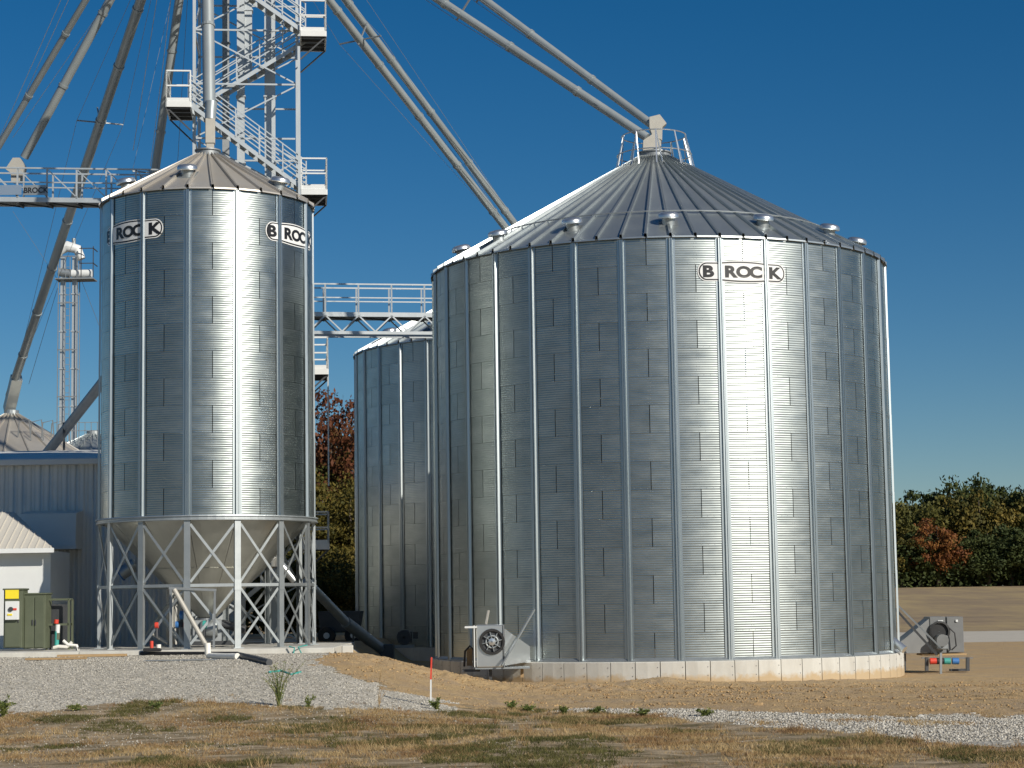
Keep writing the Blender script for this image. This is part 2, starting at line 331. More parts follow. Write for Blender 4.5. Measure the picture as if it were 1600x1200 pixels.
G={0:('ground',gmat('dry_grass_soil',(.32,.24,.145),(.12,.10,.045),(.50,.395,.27),(.7,1.3,1),(1.1,2.2,3),22,.8,.05)),
   1:('gravel_yard',gmat('grey_gravel',(.50,.465,.39),(.42,.39,.32),(.56,.525,.45),(.35,.9,1),(6,6,6),30,.8,.03,vor=16)),
   2:('dirt_ground',gmat('tan_dirt',(.47,.325,.17),(.40,.305,.205),(.52,.37,.19),(.22,.45,1),(1.6,1.6,1.6),16,.9,.07)),
   3:('gravel_path',gmat('pale_gravel',(.46,.43,.365),(.38,.355,.30),(.52,.49,.42),(.6,1,1),(6,6,6),30,.8,.03,vor=15)),
   4:('gravel_road',gmat('far_gravel',(.50,.46,.385),(.45,.41,.345),(.54,.50,.42),(.05,.4,1),(2,2,2),9,.5,.04)),
   5:('field',gmat('harvested_field',(.33,.25,.155),(.25,.19,.125),(.40,.305,.16),(.04,.5,1),(.25,.06,1),6,.7,.08))}
nx_=len(xs)
idx=np.arange(len(ys)*nx_).reshape(len(ys),nx_)
Q=np.stack([idx[:-1,:-1],idx[:-1,1:],idx[1:,1:],idx[1:,:-1]],-1)
VV=np.stack([Xg,Yg,Zg],-1).reshape(-1,3)
for k,(nm,mm) in G.items():
    q=Q[ZN==k]; u,inv=np.unique(q,return_inverse=True)
    o=put(nm,npmesh(nm,VV[u],inv.reshape(q.shape),mm,True),kind='structure')
def gz(x,y): return hz(x,y)
# scatter of stones / clods / blades ------------------------------------------------
def scatter(n,xr,yr,zk,prob=None):
    x=rng.uniform(*xr,n);y=rng.uniform(*yr,n)
    vis=(np.abs(x)<y*.262+.6); x=x[vis];y=y[vis]
    z=zone(x,y);k=np.isin(z,zk)
    if prob is not None: k&=rng.uniform(0,1,len(x))<prob(x,y)
    x=x[k];y=y[k]; return x,y,Hz(x,y)
def stones(name,x,y,z,smin,smax,m,flat=.6,bury=.3):
    n=len(x);s=smin*(smax/smin)**(rng.uniform(0,1,n)**1.7)
    base=np.array([(1,0,0),(0,1,0),(-1,0,0),(0,-1,0),(0,0,1),(0,0,-1)],float)
    V=base[None]*s[:,None,None]*rng.uniform(.6,1.25,(n,6,1)); V=V+rng.normal(0,.18,(n,6,3))*s[:,None,None]
    a=rng.uniform(0,2*PI,n);c_,s_=np.cos(a)[:,None],np.sin(a)[:,None]
    X=V[...,0]*c_-V[...,1]*s_;Y=V[...,0]*s_+V[...,1]*c_;Z=V[...,2]*flat
    V=np.stack([X+x[:,None],Y+y[:,None],Z+z[:,None]+(s*bury)[:,None]],-1).reshape(-1,3)
    T=np.array([(0,1,4),(1,2,4),(2,3,4),(3,0,4),(1,0,5),(2,1,5),(3,2,5),(0,3,5)])
    Fa=(T[None]+np.arange(n)[:,None,None]*6).reshape(-1,3)
    return put(name,npmesh(name,V,Fa,m),kind='stuff')
M['stone']=matisl('loose_stone',[(.16,.145,.12),(.36,.335,.285),(.46,.43,.37),(.54,.51,.445),(.64,.61,.54)],.85)
M['clod']=matisl('soil_clod',[(.22,.14,.065),(.36,.24,.12),(.44,.30,.15),(.50,.35,.18)],.95,noise=.7)
x,y,z=scatter(150000,(-17,17),(35,58),[1]); tag(stones('gravel_stones',x,y,z,.009,.028,M['stone']),'loose grey gravel stones lying over the yard before the hopper bin','gravel')
x,y,z=scatter(110000,(-4,17),(33,46),[3]); tag(stones('path_stones',x,y,z,.011,.036,M['stone']),'pale coarse stones of the gravel strip beside the grass','gravel')
x,y,z=scatter(60000,(-17,17),(28,44),[0],lambda x,y:np.clip(.02+1.5*(fbm(x*.35,y*.35,5)-.52)*(x<0)*2+.25*(x<-1),0,.5)); tag(stones('scattered_stones',x,y,z,.008,.024,M['stone']),'small stones strewn through the dry grass in the foreground','gravel')
def pc(x,y): return .02+.16*(fbm(x*.8,y*.8,19)>.54)+.6*np.exp(-((y-53.7)/2.4)**2)*(1-ss(2,9,x))+.10*(fbm(x,y,15)>.55)
x,y,z=scatter(60000,(-8,18),(40,58),[2],pc); tag(stones('soil_clods',x,y,z,.010,.050,M['clod'],.75,.05),'crumbly tan soil clods on the bank between the bins','soil')
def blades(x,y,z,h,w,lean,m,name):
    n=len(x);a=rng.uniform(0,2*PI,n);hh=h*rng.uniform(.4,1.3,n);b=rng.uniform(0,2*PI,n);le=hh*lean*rng.uniform(.2,1.4,n)
    dx=np.cos(a)*w;dy=np.sin(a)*w
    V=np.stack([np.stack([x-dx,y-dy,z-.01],-1),np.stack([x+dx,y+dy,z-.01],-1),np.stack([x+np.cos(b)*le,y+np.sin(b)*le,z+hh],-1)],1).reshape(-1,3)
    return put(name,npmesh(name,V,np.arange(n*3).reshape(-1,3),m),kind='stuff')
M['dry']=matisl('dry_grass_blade',[(.10,.06,.03),(.26,.15,.07),(.38,.26,.12),(.46,.34,.17),(.56,.44,.27)],.8,noise=.6,transl=.15)
M['grass']=matisl('green_grass_blade',[(.05,.05,.016),(.085,.085,.026),(.125,.12,.04),(.21,.17,.07)],.8,noise=.8,transl=.15)
def clump(n,dens,seed,per):
    x,y,z=scatter(n,(-13,13),(27.5,44.5),[0],dens)
    x=np.repeat(x,per)+rng.normal(0,.05,len(x)*per);y=np.repeat(y,per)+rng.normal(0,.05,len(y)*per)
    return x,y,Hz(x,y)
x,y,z=clump(52000,lambda x,y:np.clip(4.2*(fbm(x*.8,y*.55,5)-.45)+.3*ss(-2,7,x),.03,1),1,9); tag(blades(x,y,z,.055,.006,1.2,M['dry'],'dry_grass'),'short dry tan grass covering the foreground','grass')
x,y,z=scatter(900,(-13,13),(27.5,43),[0],lambda x,y:np.clip(4*(fbm(x*.7,y*.7,305)-.45),0,1))
n_=len(x);x=np.repeat(x,26)+rng.normal(0,.06,n_*26);y=np.repeat(y,26)+rng.normal(0,.06,n_*26)
tag(blades(x,y,Hz(x,y),.15,.006,.8,M['dry'],'tall_dry_grass'),'taller dry grass tufts standing out of the short grass','grass')
x,y,z=clump(60000,lambda x,y:np.clip(7.*(fbm(x*.9,y*.6,105)-.54)+1.6*(fbm(x*.6,y*.5,115)-.40)*ss(-2,3,x)*(1-ss(35,39,y)),0,1),2,10); tag(blades(x,y,z,.055,.007,1.0,M['grass'],'green_grass'),'short green grass patches in the foreground','grass')
x,y,z=scatter(30000,(-13,13),(36,45),[1,3,2],lambda x,y:np.clip(5*(fbm(x*1.1,y*.8,205)-.60),0,1)*(1-ss(40,44,y)))
x=np.repeat(x,8)+rng.normal(0,.05,len(x)*8);y=np.repeat(y,8)+rng.normal(0,.05,len(y)*8)
tag(blades(x,y,Hz(x,y),.06,.006,1.0,M['dry'],'straggling_grass'),'straggling dry grass along the edges of the gravel','grass')
# ================================================================== GRAIN BINS
RING=.813
def ang_to_cam(c): return math.atan2(-c[1],-c[0])
def sheet_mesh(R,span,name,m,gap):
    NC=12;SUB=4;nr=NC*SUB;nc=max(6,int(span/R_(2.2)))
    V=[];Fa=[]
    a=np.linspace(-span/2+gap,span/2-gap,nc+1)
    for i in range(nr+1):
        t=i/nr;z=t*(RING-.0045)
        r=R+.0026*sin(t*NC*2*PI+.6)+(1-t)*.004
        for q in a: V.append((r*cos(q),r*sin(q),z))
    for i in range(nr):
        for j in range(nc): k=i*(nc+1)+j; Fa.append((k,k+1,k+nc+2,k+nc+1))
    return npmesh(name,V,Fa,m,True)
def stiff_mesh(R,H,m,w=.098,d=.07):
    """hat section post in spliced lengths, local +X is outward"""
    b=MB(); L=3*RING; n=int(round(H/L)); prof=[(-w*1.25,.012),(-w*.72,.014),(-w*.48,d),(-w*.14,d),(-w*.1,d*.62),(w*.1,d*.62),(w*.14,d),(w*.48,d),(w*.72,.014),(w*1.25,.012)]
    for i in range(n+1):
        z0=i*L; z1=min(H-.04,z0+L+.10)
        if z1-z0<.2: continue
        g=1+.14*(n-i)/n; o=.004*(n-i)
        P=[(R+x+o,y*g,z) for z in(z0,z1) for y,x in prof]; k=len(prof)
        b.add(P,[(j,j+1,k+j+1,k+j) for j in range(k-1)]+[tuple(range(k))[::-1],tuple(range(k,2*k))])
    me=b.mesh('stiffener',m); fixn(me); return me
def roof_mesh(R,r0,zt,z0,span,m):
    """one roof sheet with a raised rib on each edge; ribs butt the next sheet"""
    b=MB(); hr=.085; slope=(z0-zt)/(R-r0)
    us=[-1,-.985,-.93,-.90,-.3,.3,.90,.93,.985,1]; 
    rad=[R,R*.82,R*.6,R*.4,r0+(R-r0)*.12,r0]
    V=[];Fa=[];k=len(us)
    for i,r in enumerate(rad):
        half=r*math.tan(span/2); rw=min(.05,half*.3)
        ys_=[-half+.002,-half+.004,-half+rw*.72,-half+rw*.9,-half*.3,half*.3,half-rw*.9,half-rw*.72,half-.004,half-.002]
        hs_=[hr*.8,hr,hr,0,0,0,0,hr,hr,hr*.8]
        for y,h in zip(ys_,hs_): V.append((r+0*h,y,zt+(R-r)*slope+h))
    for i in range(len(rad)-1):
        for j in range(k-1): q=i*k+j; Fa.append((q,q+k,q+k+1,q+1))
    o=len(V) # turned down eave lip
    for j in range(k): x,y,z=V[j]; V.append((x+.006,y*.985,z-.045))
    for j in range(3,6): Fa.append((j,j+1,o+j+1,o+j))
    b.v=V;b.f=Fa; me=b.mesh('roof_panel',m); return me
vent_cap=MB().lathe([(.0,.30),(.10,.298),(.22,.28),(.285,.245),(.31,.20),(.315,.13),(.30,.11),(.285,.12),(.28,.17)],24).mesh('vent_cap',M['bright'],True)
vent_neck=MB().lathe([(.19,-.12),(.185,.17),(.20,.18)],20).mesh('roof_vent',M['galv'],True)
vent_base=MB().box((0,0,-.05),(.56,.56,.05)).mesh('vent_base',M['galv'])
def letter_mesh(ch,Rr,th,zc,h,wide,m):
    cu=bpy.data.curves.new('letter','FONT'); cu.body=ch; cu.size=h*1.38; cu.offset=h*.062; cu.extrude=.003; cu.resolution_u=4; cu.align_x='CENTER'
    o=bpy.data.objects.new('letter',cu); COL.objects.link(o); bpy.context.view_layer.update()
    me=bpy.data.meshes.new_from_object(o.evaluated_get(bpy.context.evaluated_depsgraph_get())); bpy.data.objects.remove(o); bpy.data.curves.remove(cu)
    me.name='letter'; n=len(me.vertices); a=np.empty(n*3,np.float32); me.vertices.foreach_get('co',a); a=a.reshape(-1,3)
    w=(a[:,0].max()+a[:,0].min())/2; y0=a[:,1].min(); sc=h/(a[:,1].max()-y0)
    u=(a[:,0]-w)*wide*sc; v=(a[:,1]-y0)*sc-h/2
    t=th+u/Rr; r=Rr+a[:,2]+.004
    a=np.stack([r*np.cos(t),r*np.sin(t),zc+v],1); me.vertices.foreach_set('co',a.astype(np.float32).ravel()); me.materials.clear(); me.materials.append(m); me.update(); return me
def plaque(parent,Rw,th,zc,W_,H_,sc,lets):
    def pill(r,inset,m):
        n=56;b=MB();w=W_/2-inset;hh0=H_/2-inset;V=[]
        for i in range(n+1):
            u=-w*math.cos(PI*i/n); q=H_/2*.86-inset
            hh=hh0*(.86+.14*max(0,1-(abs(u)/(w*.55))**2)) 
            e=w-abs(u); rr=hh0*.8
            if e<rr: hh=min(hh,hh0*.86*math.sqrt(max(0,1-((rr-e)/rr)**2))+.0005)
            t=th+u/Rw
            for k in (-1,1): V.append((r*cos(t),r*sin(t),zc+k*hh))
            for k in (-1,1): V.append(((r-.006)*cos(t),(r-.006)*sin(t),zc+k*hh))
        Fa=[]
        for i in range(n): o=i*4; Fa+=[(o,o+4,o+5,o+1),(o,o+2,o+6,o+4),(o+1,o+5,o+7,o+3)]
        return b.add(V,Fa).mesh('plaque',m,False)
    p=put('logo_plaque',pill(Rw+.020,0,M['plaque']),parent)
    put('border',pill(Rw+.024,.030,M['letter']),p); put('panel',pill(Rw+.028,.072,M['plaque']),p)
    for ch,dt in lets: put('letter',letter_mesh(ch,Rw+.030,th+R_(dt)*sc,zc,H_*.53,1.30,M['letter']),p)
LETS=[('B',-8.3),('R',-2.9),('O',.1),('C',3.1),('K',8.2)]
def grain_bin(name,label,c,R,z0,nring,nst,phase,ms,mr,nroof_per,r0,z1,full=True,vents=(),ventpos=0,par=0,vscale=1.):
    t=thing(name,label,'grain bin',(c[0],c[1],0),0)
    base=ang_to_cam(c)+R_(phase); st=2*PI/nst; H=nring*RING; zt=z0+H
    sm=sheet_mesh(R,2*st,'wall_sheet',ms,.011/R)
    for k in range(nring):        # ring from top
        for j in range(nst//2):
            # joints sit in the middle of bay b when (b+k) has the right parity
            b=2*j+((k+par)%2)
            put('wall_sheet',sm,t,(0,0,zt-(k+1)*RING),base+(b+.5+1)*st)
    sf=stiff_mesh(R,H,M['stiff'])
    for j in range(nst): put('stiffener',sf,t,(0,0,z0),base+j*st)
    nr=nst*nroof_per; rm=roof_mesh(R+.09,r0,zt+.02,z1,2*PI/nr,mr)
    for j in range(nr): put('roof_panel',rm,t,(0,0,0),base+(j+.5)*2*PI/nr)
    MB().lathe([(R+.05,zt-.02),(R+.05,zt+.015),(R-.25,zt+.03)],nst*2).build('eave_ring',M['galv_dull'],t)
    # bolt rows along every sheet seam
    P=[];N=[]
    for k in range(nring+1):
        nb=int(2*PI*R/.19)
        for i in range(nb):
            a=2*PI*i/nb; P.append(((R+.0125)*cos(a),(R+.0125)*sin(a),zt-k*RING-(.03 if k==0 else -.035)));N.append((cos(a),sin(a),0))
    for b in range(nst):
        for k in range(nring):
            if (b+k+par)%2==1:
                for s in (-1,1):
                    for q in range(7):
                        a=base+(b+.5)*st+s*.035/R; P.append(((R+.0125)*cos(a),(R+.0125)*sin(a),zt-(k+1)*RING+.06+q*.115));N.append((cos(a),sin(a),0))
    put('bolts',bolts_mesh('bolts',P,N,.008,M['galv']),t,kind='stuff')
    sl_=(z1-zt)/(R-r0); 
    for a,rr in vents:
        aa=ang_to_cam(c)+R_(a); r=R*rr; q=vscale
        v=put('roof_vent',vent_neck,t,(r*cos(aa),r*sin(aa),zt+(R-r)*sl_+.12*q),aa); v.scale=(q,q,q)
        v.rotation_euler=(0,R_(12),aa)
        put('vent_cap',vent_cap,v,(0,0,0)); vb=put('vent_base',vent_base,v,(0,0,-.02)); vb.rotation_euler=(0,math.atan(sl_)-R_(12),0)
    return t,base,st,zt
# --- large bin
apx=at(1021,247,BY)
big,bb,bst,bzt=grain_bin('grain_bin','big wide galvanised grain bin on a concrete ring, one white logo near its eave',(BX,BY),BR,BZ,15,32,3.23,M['sheet'],M['roof'],2,.62,apx.z-.08,
    vents=[(a,.885) for a in(-74,-48.5,-22.6,3.3,29.5,55,80,106,132,158,184,210,236,261)],par=1)
plaque(big,BR,ang_to_cam((BX,BY))+R_(20.1),bzt-1.02,2.75,.66,1,LETS)
def collar(t,z,r):
    MB().lathe([(r+.10,z-.12),(r+.11,z-.04),(r+.02,z-.02),(r+.02,z+.12),(r+.07,z+.13),(r+.07,z+.17),(.02,z+.24)],36).build('collar',M['galv_dull'],t,smooth=True)
collar(big,apx.z,.50)
# ring handrail on the roof
def roofz(r,zt,z1,R,r0): return zt+(R-r)*(z1-zt)/(R-r0)
zr=roofz(.775*BR,bzt,apx.z-.08,BR,.62)+.14
ring=MB().path([(.775*BR*cos(a),.775*BR*sin(a),zr) for a in np.linspace(0,2*PI,97)],.022,6).build('roof_ring',M['galv'],big)
rb=MB()
for i in range(32):
    a=bb+(i+.5)*bst; rb.beam((.775*BR*cos(a),.775*BR*sin(a),zr),(.775*BR*cos(a),.775*BR*sin(a),zr-.16),.05,.02)
rb.build('ring_bracket',M['galv'],ring)
# peak guard rail of bowed hoops
def peak_rail(t,zc,r1,rbase,zb,c):
    for i in range(10):
        a=2*PI*i/10+.3
        if 3.6<((a-ang_to_cam(c)-R_(180))%(2*PI))<0: continue
        p=[(rbase*cos(a),rbase*sin(a),zb),(r1*cos(a),r1*sin(a),zc)]
        MB().beam(p[0],p[1],.04,.035).build('rail_post',M['bright'],t)
        a2=a+.16; MB().beam((rbase*.92*cos(a2),rbase*.92*sin(a2),zb+.03),(r1*cos(a),r1*sin(a),zc),.03,.03).build('rail_brace',M['bright'],t)
    for z,nm in((zc,'top_rail'),(zb+(zc-zb)*.45,'mid_rail')):
        r=r1 if z==zc else rbase+(r1-rbase)*.45
        MB().path([(r*cos(a),r*sin(a),z) for a in np.linspace(0,2*PI,41)],.02,6).build(nm,M['bright'],t)
peak_rail(big,apx.z+.72,1.05,1.35,roofz(1.35,bzt,apx.z-.08,BR,.62)+.05,(BX,BY))
# concrete foundation ring in cast panels
nf=66; fp=MB(); w=2*PI/nf; Ro=BR+.20; Ri=BR-.5; g=.011/Ro
V=[];zs=[(-.55,0),(BZ-.02,0),(BZ,-.02)]
for q in(-w/2+g,0,w/2-g):
    e=.008 if q else 0
    for r in(Ro-e,): V+=[(r*cos(q),r*sin(q),-.55),(r*cos(q),r*sin(q),BZ-.025),((r-.02)*cos(q),(r-.02)*sin(q),BZ-.003),(Ri*cos(q),Ri*sin(q),BZ-.003),(Ri*cos(q),Ri*sin(q),-.55)]
Fa=[]
for i in range(2):
    for j in range(4): k=i*5+j; Fa.append((k,k+5,k+6,k+1))
Fa+=[(0,1,2,3,4),(14,13,12,11,10)]
fp.add(V,Fa); fme=fp.mesh('foundation_panel',M['foundation_concrete'])
for i in range(nf): put('foundation_panel',fme,big,(0,0,0),i*w)
P=[];N=[]
for i in range(nf):
    a=(i+.5)*w-.01
    for z in (.18,.42): P.append(((Ro+.001)*cos(a),(Ro+.001)*sin(a),z));N.append((cos(a),sin(a),0))
put('tie_holes',bolts_mesh('tie_holes',P,N,.016,M['dark']),big,kind='stuff')
MB().lathe([(BR-.02,BZ-.004),(BR+.09,BZ+.004),(BR+.09,BZ+.02),(BR+.0,BZ+.10)],96).build('base_flashing',M['galv'],big)
# small access hatch / elbow at the right foot
a=ang_to_cam((BX,BY))+R_(73); 
MB().tube(((BR-.1)*cos(a),(BR-.1)*sin(a),BZ+.45),((BR+.38)*cos(a-.02),(BR+.38)*sin(a-.02),BZ+.10),.12,n=14).build('drain_spout',M['bright'],big,smooth=True)
# --- second bin behind
B2Y=86.5; B2X=at(824,800,B2Y).x
b2,b2b,b2s,b2t=grain_bin('grain_bin','shaded grain bin standing behind the left side of the big bin',(B2X,B2Y),BR,BZ,15,32,1.2,M['sheet'],M['roof'],2,.62,BZ+12.195+3.8,vents=[(-60,.885),(-34,.885),(-8,.885),(18,.885),(44,.885)],par=0)
collar(b2,BZ+12.195+3.9,.5)
MB().lathe([(BR+.2,-.3),(BR+.2,BZ-.02),(BR-.4,BZ-.005)],96).build('foundation',M['concrete'],b2)
# --- elevated hopper bin
apx2=at(325,243,HY)
hop,hb,hst,hzt=grain_bin('hopper_bin','tall narrow galvanised hopper bin raised on a ring of braced steel legs',(HX,HY),HR,HZ,12,14,-10.35,M['sheet2'],M['roof2'],2,.42,apx2.z-.06,vents=[(-15,.72),(-72,.80),(54,.83),(130,.8),(200,.8)],par=0,vscale=.98)
collar(hop,apx2.z,.34)
ac=ang_to_cam((HX,HY))
plaque(hop,HR,ac+R_(54.7),hzt-1.16,2.58,.68,HR and BR/HR,LETS)
plaque(hop,HR,ac+R_(-46.5),hzt-1.16,2.58,.68,BR/HR,LETS)
# transition ring, compression beam
MB().lathe([(HR-.02,HZ+.02),(HR+.16,HZ+.01),(HR+.17,HZ-.02),(HR+.12,HZ-.04),(HR+.12,HZ-.09),(HR+.15,HZ-.10),(HR+.15,HZ-.13),(HR-.06,HZ-.14)],84).build('ring_beam',M['galv'],hop)
# hopper cone in facetted sheets with seams
cz0=HZ-.10; rt=HR-.07; rb_=.24; zb_=cz0-(rt-rb_)*1.0
nc=14; cm=MB(); half=PI/nc-.003
V=[];rows=[(rt,cz0,0),((rt+rb_)*.52,cz0-(rt-(rt+rb_)*.52),.0),((rt+rb_)*.52+.012,cz0-(rt-(rt+rb_)*.52)-.004,0),(rb_,zb_,0)]
for r,z,_ in rows:
    for u in np.linspace(-half,half,5): V.append((r*cos(u),r*sin(u),z))
cm.add(V,[(i*5+j,i*5+j+1,i*5+j+6,i*5+j+5) for i in range(3) for j in range(4)])
cme=cm.mesh('hopper_sheet',M['cone'])
for j in range(nc): put('hopper_sheet',cme,hop,(0,0,0),hb+j*hst+hst/2)
MB().lathe([(rb_+.05,zb_+.02),(rb_+.06,zb_-.06),(rb_,zb_-.08),(rb_,zb_-.30)],24).build('outlet_collar',M['galv_dull'],hop)
MB().box((0,0,zb_-.36),(.75,.6,.12),.3,.01).build('slide_gate',M['galv'],hop)
PADZ=1.10; zt_=HZ-.13; lr=HR+.02; zm=at(292,915,HY-3).z
lm=MB()
# channel section leg, open side inward
lm.box((lr+.05,0,(zt_+PADZ)/2),(.012,.18,zt_-PADZ)); lm.box((lr,.085,(zt_+PADZ)/2),(.10,.010,zt_-PADZ)); lm.box((lr,-.085,(zt_+PADZ)/2),(.10,.010,zt_-PADZ)); lm.box((lr,0,PADZ+.012),(.28,.30,.024))
lme=lm.mesh('leg',M['galv'])
def P_(j,z,r=lr,o=0): a=hb+j*hst; return Vector((r*cos(a)-o*sin(a),r*sin(a)+o*cos(a),z))
for j in range(14):
    put('leg',lme,hop,(0,0,0),hb+j*hst)
    nm=[('girt',P_(j,zm,lr-.0,.09),P_(j+1,zm,lr-.0,-.09),.05,.09)]
    for r,(za,zb2) in ((lr+.03,(zt_-.12,zm+.10)),(lr+.03,(zm-.10,PADZ+.14))):
        nm+=[('brace',P_(j,za,r,.09),P_(j+1,zb2,r,-.09),.014,.075),('brace',P_(j,zb2,r-.03,.09),P_(j+1,za,r-.03,-.09),.014,.075)]
    for nme,p,q,w_,h_ in nm: MB().beam(p,q,w_,h_).build(nme,M['galv'],hop)
    MB().box((0,0,0),(.012,.20,.30)).build('gusset',M['galv'],hop,tuple(P_(j,zm,lr+.062)),hb+j*hst)
# ================================================================== CONCRETE PAD
pad=thing('concrete_pad','low grey concrete slab under the legs of the hopper bin','concrete slab',(-9.6,62.6,0))
for i,(x0_,x1_) in enumerate(((-17,-12.6),(-12.59,-8.9),(-8.89,-5.25))):
    MB().box(((x0_+x1_)/2+9.6,0,.72),(x1_-x0_,7.6,.76),0,.015).build('slab',M['concrete'],pad)
cb=MB().box((0,0,0),(.32,.9,.72),R_(4),.02).build('concrete_block',M['concrete'],None,(-4.86,58.9,.80)); tag(cb,'pale concrete block at the right corner of the hopper pad','concrete block')
# ================================================================== TOWER
TW=3.6; tz0=1.0; ZT=29.5
tl=at(303,600,69.7).x
tow=thing('bucket_elevator_tower','tall galvanised lattice elevator tower with zigzag stairs behind the hopper bin','tower',(tl,69.7,0),R_(6))
H3=1.95
po=MB().box((0,0,(ZT+tz0)/2),(.11,.11,ZT-tz0)).mesh('post',M['leg_white'])
for i in(0,1):
    for j in(0,1): put('post',po,tow,(i*TW,j*TW,0))
lev=np.arange(tz0+.1,ZT,H3)
gx=MB().beam((.065,0,0),(TW-.065,0,0),.05,.06).mesh('girt',M['leg_white']); gy=MB().beam((0,.065,0),(0,TW-.065,0),.06,.08).mesh('girt',M['leg_white'])
d1=MB().beam((.05,0,.05),(TW-.05,0,H3-.05),.03,.05).mesh('diagonal',M['leg_white']); d2=MB().beam((TW-.05,.04,.05),(.05,.04,H3-.05),.03,.05).mesh('diagonal',M['leg_white'])
e1=MB().beam((0,.05,.05),(0,TW-.05,H3-.05),.03,.07).mesh('diagonal',M['leg_white'])
for k,z in enumerate(lev):
    put('girt',gx,tow,(0,0,z)); put('girt',gx,tow,(0,TW,z)); put('girt',gy,tow,(0,0,z)); put('girt',gy,tow,(TW,0,z))
    if k<len(lev)-1:
        put('diagonal',d1 if k%2 else d2,tow,(0,.02,z)); put('diagonal',d2 if k%2 else d1,tow,(0,TW-.02,z)); put('diagonal',e1,tow,(0,0,z)); put('diagonal',e1,tow,(TW,0,z))
# elevator casings
def casing(px,Y,wpx,z0,z1,dep=.36,m='leg_white'):
    a=at(px,200,Y); w=wpx/3166*Y; inv=tow.matrix_basis.inverted() if False else Matrix.LocRotScale(tow.location,tow.rotation_euler,None).inverted()
    n=int((z1-z0)/2.44)+1
    for i in range(n):
        za=z0+i*2.44; zb=min(z1,za+2.44)
        b=MB().box((0,0,(za+zb)/2),(w,dep,zb-za-.03)); 
        p=inv@Vector((a.x,Y,0)); o=b.build('casing_section',M[m],tow,(p.x,p.y,0))
        if i: MB().box((0,0,za),(w+.07,dep+.07,.05)).build('flange',M[m],o)
z120=at(380,120,71.5).z
casing(376.5,71.4,12,1.0,ZT); casing(388.5,71.55,11.5,z120,ZT); casing(422,71.5,17,1.0,ZT)
casing(353,73.0,11,1.0,ZT,.25,'galv_dull')
# stairs
pz=[at(490,850,69.6).z,at(280,708,69.6).z,at(498,578,69.6).z,at(280,432,69.6).z,at(490,299,69.6).z,at(280,168,69.6).z,at(490,53,69.6).z]
pz.append(pz[-1]+2.85); pz.append(pz[-1]+2.85)
xl=-.15; xr=TW+.30
def railseg(b,p,q,r=.024): b.beam(p,q,r*2,r*2)
def flight(za,zb,left_to_right,y):
    xa,xb=(xl,xr) if left_to_right else (xr,xl)
    f=MB()
    for dy in(-.38,.38): f.beam((xa,y+dy,za-.06),(xb,y+dy,zb-.06),.04,.14)
    fl=f.build('stair_flight',M['leg_white'],tow)
    n=13; tm=MB().box((0,0,0),(.25,.70,.035)).mesh('tread',M['galv_dull'])
    for i in range(1,n): t=i/n; put('tread',tm,fl,(xa+(xb-xa)*t,y,za+(zb-za)*t-.05))
    for dy in(-.40,.40):
        h=MB()
        for hh in(.36,.68,1.0): railseg(h,(xa,y+dy,za+hh),(xb,y+dy,zb+hh),.019)
        for i in range(0,6): t=i/5; railseg(h,(xa+(xb-xa)*t,y+dy,za+(zb-za)*t),(xa+(xb-xa)*t,y+dy,za+(zb-za)*t+1.0),.02)
        h.build('handrail',M['leg_white'],fl)
flight(tz0+.1,pz[0],True,.55)
for i in range(len(pz)-1): flight(pz[i],pz[i+1],i%2==1,-.48 if i%2==0 else .55)
def platform(x0_,x1_,y0_,y1_,z,open_side):
    p=MB().box(((x0_+x1_)/2,(y0_+y1_)/2,z-.03),(x1_-x0_,y1_-y0_,.05)).build('platform',M['galv_dull'],tow)
    fr=MB(); 
    for a,b in(((x0_,y0_),(x1_,y0_)),((x0_,y1_),(x1_,y1_)),((x0_,y0_),(x0_,y1_)),((x1_,y0_),(x1_,y1_))): fr.beam((*a,z-.10),(*b,z-.10),.06,.20)
    fr.build('platform_frame',M['white'],p)
    bm_=MB()
    for yy in np.linspace(y0_+.15,y1_-.15,4): bm_.beam((x0_,yy,z-.16),(x1_,yy,z-.16),.05,.10)
    sx=x0_ if open_side=='r' else x1_; ix=x1_ if open_side=='r' else x0_
    bm_.beam((sx,y0_+.1,z-.2),(ix,y0_+.1,z-1.0),.05,.05); bm_.beam((sx,y1_-.1,z-.2),(ix,y1_-.1,z-1.0),.05,.05)
    bm_.build('bracket',M['dark'],p)
    r=MB(); sides=[((x0_,y0_),(x1_,y0_)),((x0_,y1_),(x1_,y1_)),((sx,y0_),(sx,y1_))]
    for a,b in sides:
        for hh in(.55,1.08): r.beam((*a,z+hh),(*b,z+hh),.05,.05)
        r.beam((*a,z+.06),(*b,z+.06),.012,.13)
        for q in(a,b): r.beam((*q,z),(*q,z+1.1),.05,.05)
    r.build('platform_rail',M['white'],p)
for i,z in enumerate(pz):
    if i%2==0: platform(TW+.12,TW+1.0,-.95,1.05,z,'l')
    else: platform(-.90,-.08,-.95,1.05,z,'r')
# outer stair post on the right and its ladder guard
MB().box((TW+.06,-.93,(pz[5]+tz0)/2+1.0),(.09,.09,pz[5]-tz0+2.0)).build('stair_post',M['leg_white'],tow)
MB().box((TW+1.02,-.3,(pz[2]+pz[1])/2-.4),(.05,.05,pz[2]-pz[1]+1.6)).build('ladder_post',M['leg_white'],tow)
# head house above the frame: distributor
dst=MB(); dst.lathe([(.2,ZT+1.6),(.9,ZT+1.4),(1.1,ZT+.6),(.9,ZT-.2),(.5,ZT-.8)],20,(TW*.5,TW*.5,0)); dst.build('distributor',M['fitting'],tow,smooth=True)
MB().box((TW*.5+.0,TW*.5,ZT+2.6),(2.2,.9,1.9),0,.1).build('elevator_head',M['leg_white'],tow)
